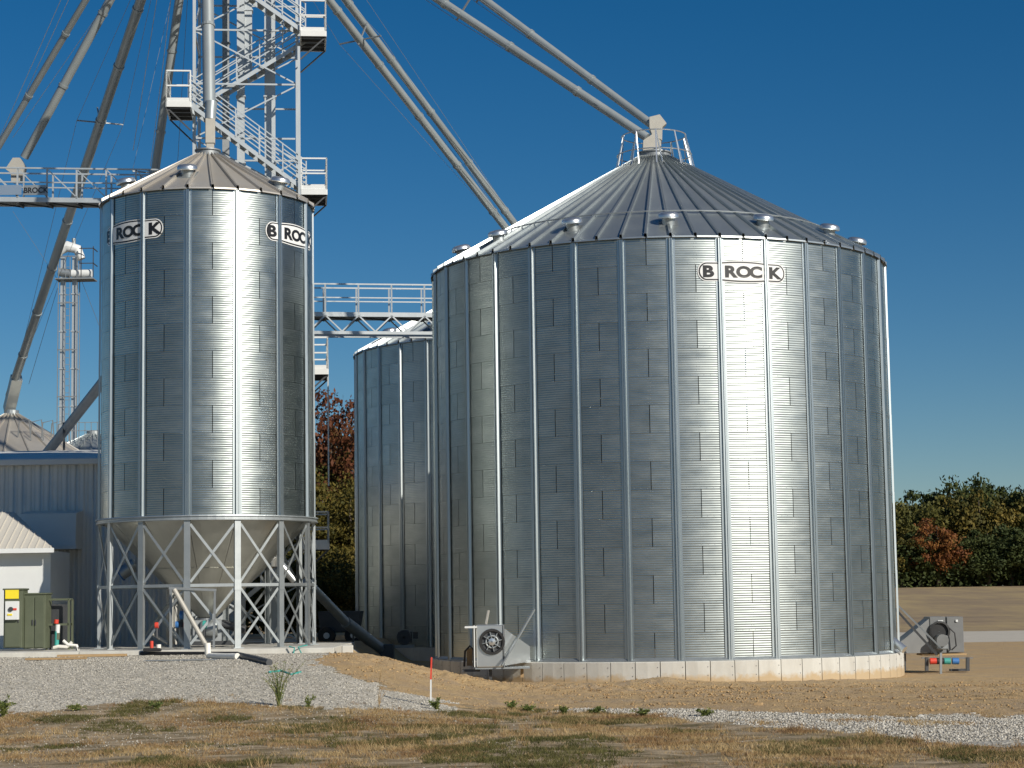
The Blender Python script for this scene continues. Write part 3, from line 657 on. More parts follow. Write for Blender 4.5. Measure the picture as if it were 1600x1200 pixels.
# ================================================================== SPOUTS
def spout(label,top,bot,r,extra=None,cables=(),bars=(),mt='spout',n=5,group=None):
    top=Vector(top);bot=Vector(bot); t=thing('grain_spout',label,'grain spout',tuple(bot),0,group)
    d=top-bot; L=d.length; sec=3.05; k=int(L/sec)+1; u=d.normalized()
    for i in range(k):
        a=u*(i*sec); b=u*min(L,(i+1)*sec-.01)
        s_=MB().tube(a,b,r,n=14).build('pipe_section',M[mt],t,smooth=True)
        if i: MB().tube(a-u*.05,a+u*.05,r+.028,n=14).build('flange',M[mt],s_)
    side=u.cross(Vector((0,0,1))).normalized(); up=side.cross(u)
    for f_,ln in bars:
        c=u*(L*f_); o=MB().beam(c-side*ln*.5,c+side*ln*.5,.05,.05); o.beam(c-up*.25,c+up*ln*.45,.05,.05); o.build('spreader_bar',M['galv_dull'],t)
    if bars:
        fs=[b[0] for b in bars]; ln=bars[0][1]
        for sg,vec in((-1,side),(1,side)):
            pts=[u*(L*min(.03,fs[0]*.3))]+[u*(L*f)+vec*sg*ln*.5 for f in fs]+[u*L*.97]
            MB().path(pts,.009,4).build('truss_cable',M['galv_dull'],t)
        MB().path([u*(L*.03)]+[u*(L*f)-up*.25 for f in fs]+[u*L*.97],.009,4).build('truss_cable',M['galv_dull'],t)
    return t
SR=.15
def ext(p,q,py,Y): # pixel point on the line p->q at row py
    t=(py-p[1])/(q[1]-p[1]); return at(p[0]+(q[0]-p[0])*t,py,Y)
TP=-175
# transitions at the big bin's peak
bp1=at(1011,215,BY-.1); bp2=at(1024,199,BY+.15)
spout('lower of the two long spouts running down to the peak of the big bin',ext((1011,214),(687,0),TP,71),bp1,SR,bars=[(.47,1.5),(.78,1.5)])
spout('upper of the two long spouts running down to the peak of the big bin',ext((1024,192),(762,0),TP,72),bp2,SR*.93,bars=[(.52,1.5)])
tr=thing('spout_transition','grey boxy spout transition standing on the peak collar of the big bin','spout fitting',(BX,BY,apx.z))
b=MB(); b.prism([(-.38,-.22,.18),(.22,-.22,.18),(.22,-.22,.52),(-.02,-.22,.78),(-.36,-.22,.55)],(0,.44,0)); me=b.mesh('lower_box',M['fitting']); fixn(me); put('lower_box',me,tr)
b=MB(); b.prism([(-.06,-.16,.74),(.26,-.16,.56),(.28,-.16,1.0),(.42,-.16,1.12),(.20,-.16,1.42),(-.14,-.16,1.34),(-.14,-.16,1.0)],(0,.40,0)); me=b.mesh('upper_box',M['fitting']); fixn(me); put('upper_box',me,tr)
b2p=Vector((B2X,B2Y,BZ+12.195+4.0))
spout('left pipe of the close pair of spouts dropping behind the big bin\'s roof',ext((785,350),(514,0),TP,70.5),at(824,400,B2Y-.3),SR*1.05,bars=[(.63,2.0)])
spout('right pipe of the close pair of spouts dropping behind the big bin\'s roof',ext((801,345),(541,0),TP,72),at(843,401,B2Y+.2),SR,bars=[(.79,1.9)])
# hopper spout
hs_=spout('vertical spout dropping onto the peak of the hopper bin',at(322,-150,65.5),at(327,165,HY+.2),.20)
tr=thing('spout_transition','tan square transition between the vertical spout and the hopper bin peak','spout fitting',(HX+.04,HY,apx2.z))
b=MB().box((.03,.05,.25),(.24,.24,.25),.1,.01); b.build('neck',M['fitting'],tr); MB().box((.03,.05,.78),(.30,.30,.80),.1,.015).build('box',M['fitting'],tr); MB().tube((.03,.05,1.16),(.05,.12,1.75),.17,.19,n=14).build('sleeve',M['spout'],tr,smooth=True)
# left going spouts
spout('leftmost pale spout leaving the top left of the frame',ext((3,220),(134,0),TP,70),ext((3,220),(134,0),420,80),SR*.85)
sb=spout('second spout from the left, ending in a tan transition on the catwalk',ext((38,246),(172,0),TP,70.5),at(38,246,73.5),SR*1.05)
tr=thing('spout_transition','tan hexagonal transition sitting on the left catwalk under the second spout','spout fitting',tuple(at(28,284,73.4)))
b=MB(); b.prism([(-.2,-.2,-.02),(.2,-.2,-.02),(.24,-.2,.35),(.28,-.2,.55),(.1,-.2,.86),(-.15,-.2,.86),(-.42,-.2,.45),(-.22,-.2,.30)],(0,.42,0)); me=b.mesh('box',M['fitting']); fixn(me); put('box',me,tr)
sc_=spout('long dark spout passing behind the left catwalk down to the far left bin',ext((15,618),(220,0),TP,71),at(15,618,94),SR*1.3,bars=[(.60,1.9)])
MB().beam(at(26,590,93)-sc_.location,at(14,640,94.5)-sc_.location,.50,.40).build('pipe_section',M['spout'],sc_)
spout('short dark spout disappearing behind the hopper bin roof left of the tower',ext((242,270),(280,0),TP,72.5),ext((242,270),(280,0),330,76),SR*1.1,bars=[(.12,1.8)])
# guy cables
for i,(p,q) in enumerate((((0,232),(107,0)),((0,214),(95,0)),((20,215),(148,30)),((208,235),(245,0)),((235,260),(262,40)))):
    a=at(p[0],p[1],77); c=at(q[0],q[1],73)
    tag(MB().path([a,c+(c-a)*.5],.012,4).build('guy_cable',M['galv']),['lower of the two thin cables right beside the leftmost spout','upper of the two thin cables beside the leftmost spout','thin cable hanging between the leftmost and second spouts','long thin cable just right of the dark long spout','short thin cable left of the tower\'s upper left platform'][i],'cable','thin guy cables among the left spouts')
# ================================================================== CATWALKS
def catwalk(label,p,q,wd,depth,mode,seg,m='leg_white'):
    p=Vector(p);q=Vector(q); d=q-p; L=d.length; u=d.normalized(); s=Vector((0,0,1)).cross(u).normalized()*wd/2; Z=Vector((0,0,1))
    t=thing('catwalk',label,'catwalk',tuple(p))
    o=Vector((0,0,0))
    MB().beam(o,d,wd,.05).build('deck',M['galv_dull'],t)
    n=int(round(L/seg))
    for sg in(-1,1):
        S_=s*sg
        MB().beam(S_-Z*.06,S_+d-Z*.06,.05,.17).build('side_beam',M[m],t)
        MB().beam(S_+Z*1.1,S_+d+Z*1.1,.055,.055).build('top_rail',M[m],t); MB().beam(S_+Z*.58,S_+d+Z*.58,.045,.045).build('mid_rail',M[m],t)
        for i in range(n+1):
            a=u*(L*i/n)+S_; MB().beam(a,a+Z*1.1,.06,.05).build('rail_post',M[m],t)
            if mode=='rail' and i<n: b=u*(L*(i+1)/n)+S_; MB().beam(a+Z*1.08,b+Z*.05,.05,.035).build('diagonal',M[m],t)
        if mode=='under':
            MB().beam(S_-Z*depth,S_+d-Z*depth,.09,.12).build('bottom_chord',M[m],t)
            nn=int(round(L/.62))
            for i in range(nn):
                a=u*(L*i/nn)+S_;b=u*(L*(i+1)/nn)+S_
                if i%2: MB().beam(a-Z*(depth-.05),b-Z*.1,.05,.05).build('web',M[m],t)
                else: MB().beam(a-Z*.1,b-Z*(depth-.05),.05,.05).build('web',M[m],t)
    b=MB()
    for i in range(n+1):
        a=u*(L*i/n); b.beam(a-s-Z*.14,a+s-Z*.14,.06,.12)
        if i<n: b.beam(a-s-Z*.16,u*(L*(i+1)/n)+s-Z*.16,.05,.05)
    b.build('floor_beam',M['dark'],t)
    return t
c1=catwalk('railed catwalk crossing to the left of the hopper bin eave, with a small name sign',at(-60,312,72.6),at(262,316,72.6),.95,.5,'rail',1.05)
sg=at(56,297,72.05); 
sgn=MB().box((0,0,0),(.86,.03,.36)).build('sign_plate',M['galv'],c1,tuple(sg-c1.location))
def flat_text(txt,h,m,parent,loc,wide=1.2):
    cu=bpy.data.curves.new('lettering','FONT'); cu.body=txt; cu.size=h*1.38; cu.offset=h*.03; cu.extrude=.004; cu.align_x='CENTER'
    o=bpy.data.objects.new('lettering',cu); COL.objects.link(o); bpy.context.view_layer.update()
    me=bpy.data.meshes.new_from_object(o.evaluated_get(bpy.context.evaluated_depsgraph_get())); bpy.data.objects.remove(o)
    me.transform(Matrix.Scale(wide,4,(1,0,0))); me.transform(Matrix.Rotation(PI/2,4,'X')); me.materials.clear(); me.materials.append(m); me.name='lettering'
    return put('lettering',me,parent,loc)
flat_text('BROCK',.20,M['letter'],sgn,(0,-.022,-.10),.95)
MB().box((0,0,0),(1.0,.03,.36)).build('toe_panel',M['bright'],c1,tuple(at(12,297,72.05)-c1.location))
c2=catwalk('trussed catwalk bridging from the tower to the shaded bin behind the big bin',at(455,491,76.2),at(712,493,77.2),1.0,.76,'under',1.22)
# ================================================================== LEFT BUILDING
BY0=68.6; xr_=at(257,800,BY0).x; zt2=at(100,718,BY0).z
bld=thing('metal_building','large blue grey ribbed metal building behind the hopper bin legs','building',(xr_,BY0,0))
wv=.30
prof=[(0,0),(.03,-.035),(.09,-.035),(.12,0),(.205,0),(.21,-.008),(.22,-.008),(.225,0),(wv*1.0,0)]
hgt=zt2-.9
V=[];Fa=[]
for k in range(3):
    o=k*wv
    for x,y in prof: V+=[(-(o+x),y,0),(-(o+x),y,hgt)]
for i in range(len(V)//2-1): Fa.append((2*i,2*i+1,2*i+3,2*i+2))
wp=npmesh('wall_panel',V,Fa,M['siding'])
for i in range(30): put('wall_panel',wp,bld,(-i*wv*3,0,.9))
MB().box((-13.5,9,hgt/2+.9),(27,17.8,hgt)).build('wall',M['siding'],bld,(0,.12,0))
MB().prism([(0.15,-.25,zt2+.02),(0.15,9,zt2+1.0),(0.15,18.3,zt2+.02),(.15,18.3,zt2-.12),(.15,-.25,zt2-.12)],(-27.3,0,0)).build('roof',M['siding'],bld)
MB().box((-13.4,-.2,zt2-.09),(27.2,.16,.20),0,.02).build('gutter',M['siding'],bld)
MB().box((.02,-.04,(zt2+.9)/2),(.14,.12,zt2-1.1)).build('corner_trim',M['siding'],bld)
# projecting hood
hx0,hx1=at(30,830,67.6).x,at(119,830,67.6).x
hd=MB(); za=at(80,803,68.4).z; zb=at(80,853,67.5).z
hd.prism([(hx0-xr_,-.05,za+.1),(hx0-xr_,-1.0,za-.02),(hx0-xr_,-1.1,zb),(hx0-xr_,-1.1,zb-.10),(hx0-xr_,-.05,zb-.10)],(hx1-hx0,0,0)); me=hd.mesh('hood',M['siding']); fixn(me); put('hood',me,bld)
MB().box(((hx0+hx1)/2-xr_,-1.13,zb-.04),(hx1-hx0+.08,.06,.14)).build('hood_trim',M['siding'],bld)
# shed
SY=63.5; sx1=at(79,900,SY).x; szt=at(50,861,SY).z
shed=thing('white_shed','low white shed with beige hipped metal roof in front of the blue grey building','shed',(sx1,SY,0))
MB().box((-3.6,1.35,(szt+.9)/2),(7.2,2.7,szt-.9),0,.01).build('wall',M['white'],shed)
ex=at(83,857,SY-.5).x-sx1; rz0=at(60,857,SY-.5).z; rg=at(20,800,SY+1.6); gx_=rg.x-sx1; rgz=rg.z
b=MB(); Lx=-7.8
b.add([(Lx,-.5,rz0),(ex,-.5,rz0),(gx_,1.8,rgz),(Lx,1.8,rgz),(ex-1.15,4.1,rz0),(Lx,4.1,rz0)],[(0,1,2,3),(1,4,2),(4,5,3,2),(0,5,4,1)])
b.build('roof',M['beige_roof'],shed)
ribs=MB()
for i in range(24):
    x=ex-.1-i*.23
    if x>gx_: t=(ex-x)/(ex-gx_)
    else: t=1
    ribs.beam((x,-.5,rz0+.012),(x,-.5+2.3*t,rz0+(rgz-rz0)*t+.012),.03,.03)
ribs.build('roof_rib',M['beige_roof'],shed)
MB().box(((ex+Lx)/2,-.53,rz0-.06),(ex-Lx+.06,.05,.14)).build('fascia',M['white'],shed)
MB().box((-5.6,-.03,1.75),(3.6,.04,1.6)).build('lower_panel',M['siding'],shed)
# ================================================================== CABINETS
def cab(label,px0,px1,pyt,pyb,Y,dep,cat='cabinet',doors=1):
    a=at(px0,pyb,Y);b=at(px1,pyt,Y);w=b.x-a.x;h=b.z-a.z
    t=thing('electrical_cabinet',label,cat,((a.x+b.x)/2,Y+dep/2,a.z))
    MB().box((0,0,h/2+.03),(w,dep,h-.06),0,.015).build('body',M['green'],t)
    MB().box((0,0,h+.01),(w+.06,dep+.08,.05),0,.01).build('top',M['green'],t)
    for i in range(doors):
        dw=(w-.06)/doors; d_=MB().box((-w/2+.03+dw*(i+.5),-dep/2-.012,h/2),(dw-.03,.03,h-.18),0,.008).build('door',M['green'],t)
        MB().box((-w/2+.03+dw*(i+.5)+dw*.35*(1 if i==0 else -1),-dep/2-.04,h/2),(.03,.03,.16)).build('handle',M['dark'],d_)
    return t,w,h,dep
t,w,h,dp=cab('olive green cabinet with yellow sign and white switch box on its front',5,35,921,1016,60.6,.7)
MB().box((-.02,-dp/2-.045,h-.14),(.40,.02,.26)).build('warning_sign',M['yellow'],t)
q=MB().box((.0,-dp/2-.09,h-.62),(.40,.14,.55),0,.012).build('switch_box',M['white'],t)
MB().tube((-.02,-dp/2-.16,h-.58),(-.02,-dp/2-.20,h-.58),.07,n=12).build('dial',M['dark'],q)
MB().box((.10,-dp/2-.17,h-.58),(.10,.02,.06)).build('lever',M['red'],q); MB().box((-.05,-dp/2-.17,h-.74),(.14,.02,.05)).build('name_plate',M['yellow'],q)
cab('olive green double door cabinet right of the one with the yellow sign',36,71,928,1017,60.9,.8,doors=2)
fx=at(90,1015,61.4); fr=thing('fitting_rack','dark open steel frame with coloured pipe fittings beside the green cabinets','frame',tuple(fx))
b=MB()
for dx in(-.33,.33):
    for dy in(0,.5): b.beam((dx,dy,0),(dx,dy,1.50),.06,.06)
for z in(.75,1.5):
    b.beam((-.33,0,z),(.33,0,z),.06,.06); b.beam((-.33,.5,z),(.33,.5,z),.06,.06)
b.build('frame',M['green'],fr)
MB().box((0,.35,.7),(.60,.03,1.3)).build('back_panel',M['dark'],fr)
for c,z0_,z1_ in(('teal',.1,.55),('white',.5,.75),('red',.78,.9),('green',.3,.5)):
    MB().tube((.02*len(c)-.1,-.05,z0_),(.02*len(c)-.09,-.05,z1_),.07,n=10).build('pipe_fitting',M[c],fr,smooth=True)
MB().path([(-.1,-.1,.06),(.05,-.12,.10),(.3,-.1,.08),(.45,-.1,.22)],.05,8).build('hose',M['pvc'],fr,smooth=True)
hy=thing('pipe_stub','small tan hydrant pipe on the slab beside the open frame','pipe',tuple(at(112,1014,60.2)))
MB().path([(-.25,0,.25),(-.1,0,.12),(.15,0,.10),(.2,0,-.1)],.045,8).build('pipe',M['pvc'],hy,smooth=True); MB().box((.17,0,-.02),(.08,.08,.14)).build('foot',M['dark'],hy)
# ================================================================== THINGS UNDER AND AROUND THE HOPPER
def A(px,py,Y): return at(px,py,Y)
def single(b,name,label,cat,m,loc=(0,0,0),rz=0,smooth=False): return tag(b.build(name,M[m],None,loc,rz,smooth=smooth),label,cat)
# sampling frame with a sloping tube
sf=thing('valve_stand','grey pipe stand with blue and red valve wheels under the hopper outlet','valve stand',tuple(A(290,1012,59.3)))
o=sf.location
MB().beam(A(267,1013,59.4)-o,A(267,920,59.4)-o,.075,.075).build('post',M['galv_dull'],sf)
MB().beam(A(334,1012,59.4)-o,A(336,922,59.4)-o,.06,.06).build('post',M['galv_dull'],sf)
MB().beam(A(264,919,59.4)-o,A(338,922,59.4)-o,.07,.07).build('crossbar',M['galv_dull'],sf)
MB().tube(A(272,921,59.1)-o,A(325,1014,58.9)-o,.07,n=10).build('sloping_tube',M['fitting'],sf,smooth=True)
for i,(px,py,c,r) in enumerate(((284,961,'blue',.13),(277,976,'blue',.10),(290,976,'red',.09),(245,977,'red',.09),(320,976,'teal',.12))):
    c0=A(px,py,59.7)-o; v=MB().lathe([(.02,-.05),(r,-.05),(r*1.05,0),(r,.05),(.02,.05)],14,tuple(c0),'x').build('valve_body',M[c],sf,smooth=True)
    MB().tube(c0-Vector((0,0,.0)),c0-Vector((0,0,.35)),.04,n=8).build('stem',M['dark'],v)
MB().path([A(283,968,59.8)-o,A(286,1000,59.8)-o,A(296,1012,59.8)-o],.07,8).build('lower_pipe',M['galv_dull'],sf,smooth=True)
MB().path([A(245,980,60)-o,A(238,990,60)-o,A(262,1005,60)-o],.05,8).build('lower_pipe',M['fitting'],sf,smooth=True)
au=thing('auger_boot','grey auger boot with motor and round drum below the hopper outlet','auger',(HX,HY,PADZ))
MB().box((.0,-.2,.45),(.9,.7,.75),.2,.03).build('boot',M['galv_dull'],au); MB().lathe([(.02,-.25),(.24,-.25),(.26,-.2),(.26,.2),(.24,.25),(.02,.25)],18,(.15,-.6,.55),'x').build('drum',M['galv'],au,smooth=True)
MB().tube((.5,-.3,.7),(1.2,-.3,.5),.13,n=12).build('motor',M['dark'],au,smooth=True); MB().box((.3,-.5,.12),(1.5,.5,.12)).build('skid',M['dark'],au)
# shiny air ducts hung behind the legs
d1_=A(425,868,66.3); dd=thing('air_duct','shiny round air duct elbow seen between the right legs of the hopper bin','air duct',tuple(d1_))
MB().lathe([(.02,-.42),(.20,-.36),(.30,-.12),(.30,.16),(.22,.36),(.02,.42)],20).build('drum',M['bright'],dd,smooth=True); MB().tube((.2,0,-.2),(.75,0,-.85),.13,n=12).build('outlet_pipe',M['bright'],dd,smooth=True)
d2_=A(202,896,66.0); dd=thing('tilted_cylinder','tilted grey cylinder hung behind the left legs of the hopper bin','cylinder',tuple(d2_))
MB().tube((-.28,0,-.02),(.20,0,.30),.22,n=16).build('shell',M['galv'],dd,smooth=True); MB().tube((-.30,0,-.035),(-.26,0,-.01),.24,n=16).build('end_ring',M['blue'],dd,smooth=True); MB().beam((.2,0,.3),(.28,0,1.2),.04,.04).build('hanger',M['galv'],dd)
d3_=A(229,846,61.4); dd=thing('lamp_reflector','small bright drum catching the sun under the hopper ring','drum',tuple(d3_)); 
MB().lathe([(.02,-.20),(.13,-.18),(.16,0),(.13,.18),(.02,.20)],16,(0,0,0),'x').build('drum',M['bright'],dd,smooth=True); MB().beam((0,0,.15),(0,.15,.65),.04,.04).build('hanger',M['galv'],dd)
# loose material in front of the slab
def onl(px,py): p=gp(px,py); return p
def lay(name,label,cat,m,pts,r,n=8):
    P=[onl(*p)+Vector((0,0,r*.9)) for p in pts]; c=P[0].copy()
    return single(MB().path([p-c for p in P],r,n),name,label,cat,m,tuple(c),smooth=True)
lay('black_pipe','long black plastic pipe lying on the gravel before the hopper slab','pipe','black',[(160,1022),(230,1024),(300,1024),(372,1024)],.055)
lay('grey_pipe','dull grey pipe end lying on the gravel right of the white pipe','pipe','dark',[(372,1028),(398,1034),(421,1040)],.085,10)
w_=lay('pvc_pipe','white plastic pipe lying on the gravel with its elbow standing up','pipe','pvc',[(326,1029),(350,1030),(371,1030)],.085,10)
MB().path([(0,0,0),(-.02,0,.06),(-.03,0,.34)],.085,10).build('elbow',M['pvc'],w_,smooth=True)
def slab_on(name,label,cat,m,px0,px1,py,dy,th,rz=0):
    a=onl(px0,py);b=onl(px1,py); c=(a+b)/2
    return single(MB().box((0,0,th/2+.012),((b-a).length,dy,th),rz,.006),name,label,cat,m,tuple(Vector((c.x,c.y,hz(c.x,c.y)))))
slab_on('wooden_board','long brown board lying on the gravel near the green cabinets','board','wood',58,118,1032,.28,.05,.03)
slab_on('wooden_board','thin tan board stack on the gravel left of the black pipe','board','wood',92,196,1027,.22,.07,-.02)
slab_on('metal_sheet','flat grey metal sheet lying on the gravel below the black pipe','sheet metal','galv_dull',236,330,1033,.5,.02,.02)
sm_=thing('pipe_clamp','small dark pump fitting with a red cap standing on the slab edge','pump',tuple(A(238,1018,58.4)))
MB().box((0,0,.05),(.5,.2,.10),0,.02).build('base',M['black'],sm_); MB().tube((-.02,0,.08),(-.02,0,.30),.05,n=10).build('cap',M['red'],sm_,smooth=True); MB().tube((.18,0,.08),(.18,0,.2),.07,n=10).build('plug',M['pvc'],sm_,smooth=True)
# green straps over the slab corner
P=[A(452,1010,58.7),A(460,1012,58.6),A(458,1026,58.55)]; single(MB().path([p-P[0] for p in P],.02,5),'green_strap','thin green strap hanging over the front edge of the slab, left one','strap','teal',tuple(P[0]))
P=[A(480,1008,58.9),A(466,1011,58.6),A(474,1027,58.55)]; single(MB().path([p-P[0] for p in P],.02,5),'green_strap','thin green strap hanging over the slab edge near its right corner','strap','teal',tuple(P[0]))
P=[onl(420,1052),onl(440,1050),onl(455,1056),onl(470,1052)]; single(MB().path([p-P[0]+Vector((0,0,.03)) for p in P],.025,5),'green_strap','crumpled green strap lying on the gravel behind the tall weed','strap','teal',tuple(P[0]))
# inclined conveyors
cv=thing('inclined_conveyor','blue grey inclined tube conveyor rising from the dark ground toward the tower','conveyor',tuple(A(600,1018,72)))
o=cv.location; MB().tube(A(600,1018,72)-o,A(540,972,70)-o,.20,n=12).build('tube',M['galv_dull'],cv,smooth=True); MB().tube(A(540,972,70)-o,A(478,908,68)-o,.16,n=12).build('tube',M['galv'],cv,smooth=True); MB().beam(A(552,975,70.5)-o,A(552,1020,70.5)-o,.06,.06).build('support',M['dark'],cv)
MB().box(tuple(A(598,1018,72)-o),(.8,.7,.5),0,.03).build('hopper',M['dark'],cv)
cv=thing('inclined_conveyor','dark tube conveyor slanting up over the blue grey building roof','conveyor',tuple(A(40,720,82)))
o=cv.location; MB().tube(Vector((0,0,-.8)),A(180,572,76)-o,.20,n=12).build('tube',M['galv_dull'],cv,smooth=True); MB().beam(A(100,660,79)-o,A(100,730,79)-o,.08,.08).build('support',M['dark'],cv)
# dark wagon and fan beside the shaded bin
wg=thing('gravity_wagon','dark wagon body parked in shade between the hopper bin and the shaded bin','wagon',tuple(A(532,1008,76)))
b=MB(); b.prism([(-.75,0,.5),(-.85,0,1.25),(.75,0,1.25),(.6,0,.5)],(0,1.8,0)); me=b.mesh('body',M['dark']); fixn(me); put('body',me,wg)
for x in(-.5,.5):
    w_=MB().lathe([(.05,-.1),(.3,-.1),(.34,-.06),(.34,.06),(.3,.1),(.05,.1)],16,(x,-.1,.36),'y').build('wheel',M['black'],wg,smooth=True); MB().tube((x,-.22,.36),(x,-.12,.36),.12,n=10).build('hub',M['white'],w_,smooth=True)
fn=thing('aeration_fan','small dark round aeration fan at the foot of the shaded bin','fan',tuple(A(632,1012,75.6)))
MB().lathe([(.05,-.25),(.27,-.25),(.29,0),(.27,.25),(.05,.25)],20,(0,0,.38),'y').build('housing',M['dark'],fn,smooth=True); MB().box((0,.5,.38),(.5,.6,.4)).build('duct',M['dark'],fn); MB().box((0,0,.05),(.7,.5,.1)).build('base',M['galv_dull'],fn)
MB().box((.42,-.1,.45),(.18,.2,.24)).build('motor',M['dark'],fn)
# ================================================================== FANS ON THE BIG BIN
F1Y=57.95
a=A(745,1043,F1Y);b_=A(786,976,F1Y); w=b_.x-a.x;h=b_.z-a.z
fan=thing('aeration_fan','white galvanised aeration fan with round black inlet on the front left of the big bin','fan',((a.x+b_.x)/2,F1Y+.45,a.z))
b=MB(); # housing as a shell with an open round inlet
b.box((0,.02,h/2),(w,.82,h),0,.02); b.build('housing',M['bright'],fan)
MB().box((-w/2-.06,-.36,h/2),(.03,.12,h*.98)).build('side_flange',M['white'],fan); MB().box((-w/2-.16,0,h-.06),(.34,.85,.05)).build('top_flange',M['white'],fan)
MB().box((w/2+.02,-.36,h/2),(.03,.14,h)).build('side_flange',M['galv_dull'],fan)
icx,icz=.06,h*.60
MB().lathe([(.34,0),(.37,-.03),(.36,-.07),(.30,-.07),(.28,-.01)],28,(icx,-.39,icz),'y').build('inlet_ring',M['black'],fan,smooth=True)
disc=MB().lathe([(.29,-.402-.0),(.02,-.402)],28,(icx,0,icz),'y').build('inlet_screen',M['dark'],fan)
for i in range(8):
    a_=PI*i/4; MB().beam((icx+.06*cos(a_),-.43,icz+.06*sin(a_)),(icx+.28*cos(a_+.2),-.42,icz+.28*sin(a_+.2)),.02,.10,(0,1,0)).build('blade',M['galv'],fan)
MB().lathe([(.02,-.50),(.10,-.49),(.12,-.40)],16,(icx,0,icz),'y').build('hub',M['bright'],fan,smooth=True)
MB().lathe([(.15,-.445),(.17,-.45),(.19,-.445)],20,(icx,0,icz),'y').build('guard_ring',M['galv'],fan)
# transition duct tapering to the wall
x1=A(828,1010,59.2).x-fan.location.x
fr_=[(w/2+.04,-.36,.04),(w/2+.04,-.36,h-.12),(w/2+.04,.45,h-.12),(w/2+.04,.45,.04)]
bk=[(x1,.55,.12),(x1,.55,.55),(x1-.1,1.7,.55),(x1-.1,1.7,.12)]
b=MB(); b.add(fr_+bk,[(0,1,5,4),(1,2,6,5),(2,3,7,6),(3,0,4,7),(0,3,2,1),(4,5,6,7)]); me=b.mesh('transition_duct',M['bright']); fixn(me); put('transition_duct',me,fan)
MB().beam((x1-.75,.2,.10),(x1,.50,.12),.06,.06).build('duct_rib',M['galv'],fan)
MB().beam(A(835,952,59.0)-fan.location,A(784,1040,57.6)-fan.location,.05,.05).build('brace',M['galv'],fan)
MB().box((.35,.15,-.03),(1.55,1.0,.05)).build('base_tray',M['galv'],fan)
MB().box((.90,-.05,-.18),(.09,.09,.26)).build('wood_block',M['wood'],fan); MB().box((.0,.0,-.28),(.09,.09,.46)).build('foot',M['dark'],fan); MB().box((-.55,.1,-.10),(.5,.4,.06)).build('cable_tray',M['dark'],fan)
MB().beam((-.12,.6,h),(-.04,.8,h+.40),.05,.05).build('conduit',M['fitting'],fan)
MB().path([(-.75,.05,.02),(-.72,0,.45),(-.58,0,.6),(-.48,0,.5),(-.47,.05,.0)],.03,8).build('cable_loop',M['black'],fan,smooth=True)
MB().box((-.60,.25,.28),(.16,.1,.5)).build('junction_box',M['wood'],fan)
rd=single(MB().box((0,0,.04),(.20,.12,.07),.2,.01),'red_bag','small red rag lying on the soil below the white fan','rag','red',tuple(onl(774,1064)))
F2Y=64.6
a=A(1454,1021,F2Y);b_=A(1506,963,F2Y);w=b_.x-a.x;h=b_.z-a.z
fan=thing('aeration_fan','dark grey aeration fan with motor on the right of the big bin','fan',((a.x+b_.x)/2,F2Y+.5,a.z))
for s_,xx,ww in((0,-w*.26,w*.46),(1,w*.25,w*.48)): MB().box((xx,0,h/2),(ww,.95-.1*s_,h-.02*s_),0,.02).build('housing',M['fan_grey'],fan)
MB().lathe([(.30,-.5),(.33,-.56),(.27,-.57),(.25,-.49)],24,(-w*.22,0,h*.60),'y').build('inlet_ring',M['black'],fan,smooth=True)
MB().lathe([(.26,-.495),(.02,-.495)],24,(-w*.22,0,h*.60),'y').build('inlet_screen',M['black'],fan)
MB().tube((-w*.22,-.5,h*.36),(-w*.22,-.95,h*.36),.19,n=18).build('motor',M['fan_grey'],fan,smooth=True)
MB().box((-w*.20,-.70,h*.30),(.34,.3,.44),0,.03).build('motor_mount',M['galv_dull'],fan)
MB().box((-w*.18,-.51,h*.86),(.16,.02,.10)).build('name_plate',M['white'],fan); MB().box((w*.30,-.46,h*.88),(.07,.02,.07)).build('name_plate',M['white'],fan)
MB().path([(.05,-.55,h*.7),(.22,-.6,h*.55),(.25,-.6,h*.2),(.1,-.6,.1)],.025,6).build('conduit',M['black'],fan,smooth=True)
xw=A(1398,1000,F2Y).x-fan.location.x
b=MB(); b.add([(-w/2,-.45,.02),(-w/2,-.45,h-.06),(-w/2,.45,h-.06),(-w/2,.45,.02),(xw,-.55,.02),(xw,-.55,.24),(xw,.5,.24),(xw,.5,.02)],[(0,1,5,4),(1,2,6,5),(2,3,7,6),(3,0,4,7),(0,3,2,1),(4,5,6,7)]); me=b.mesh('transition_duct',M['fan_grey']); fixn(me); put('transition_duct',me,fan)
MB().beam(A(1396,948,64.0)-fan.location,A(1464,1023,63.7)-fan.location,.07,.07).build('brace',M['dark'],fan); MB().beam(A(1401,944,64.1)-fan.location,A(1470,1012,63.8)-fan.location,.05,.05).build('brace',M['galv_dull'],fan)
MB().box((-.1,0,-.04),(w+.3,1.0,.05)).build('base_tray',M['wood'],fan)
MB().beam(A(1470,1020,63.9)-fan.location,A(1470,1056,63.9)-fan.location,.07,.07).build('support_post',M['galv_dull'],fan)
for px in(1448,1512): MB().beam(A(px,1027,64.6)-fan.location,A(px,1048,64.6)-fan.location,.10,.12).build('foot',M['dark'],fan)
MB().beam(A(1414,1021,65)-fan.location,A(1414,1048,65)-fan.location,.06,.06).build('foot',M['dark'],fan)
MB().beam(A(1440,1028,64.6)-fan.location,A(1520,1028,64.6)-fan.location,.06,.04).build('manifold',M['fan_grey'],fan)
for px,c in((1458,'red'),(1469,'black'),(1480,'teal'),(1493,'blue')): MB().tube(A(px-5,1033,64.5)-fan.location,A(px+5,1033,64.5)-fan.location,.10,n=12).build('valve',M[c],fan,smooth=True)
MB().box((.45,0,-.55),(.6,.3,.06)).build('ground_skid',M['dark'],fan)
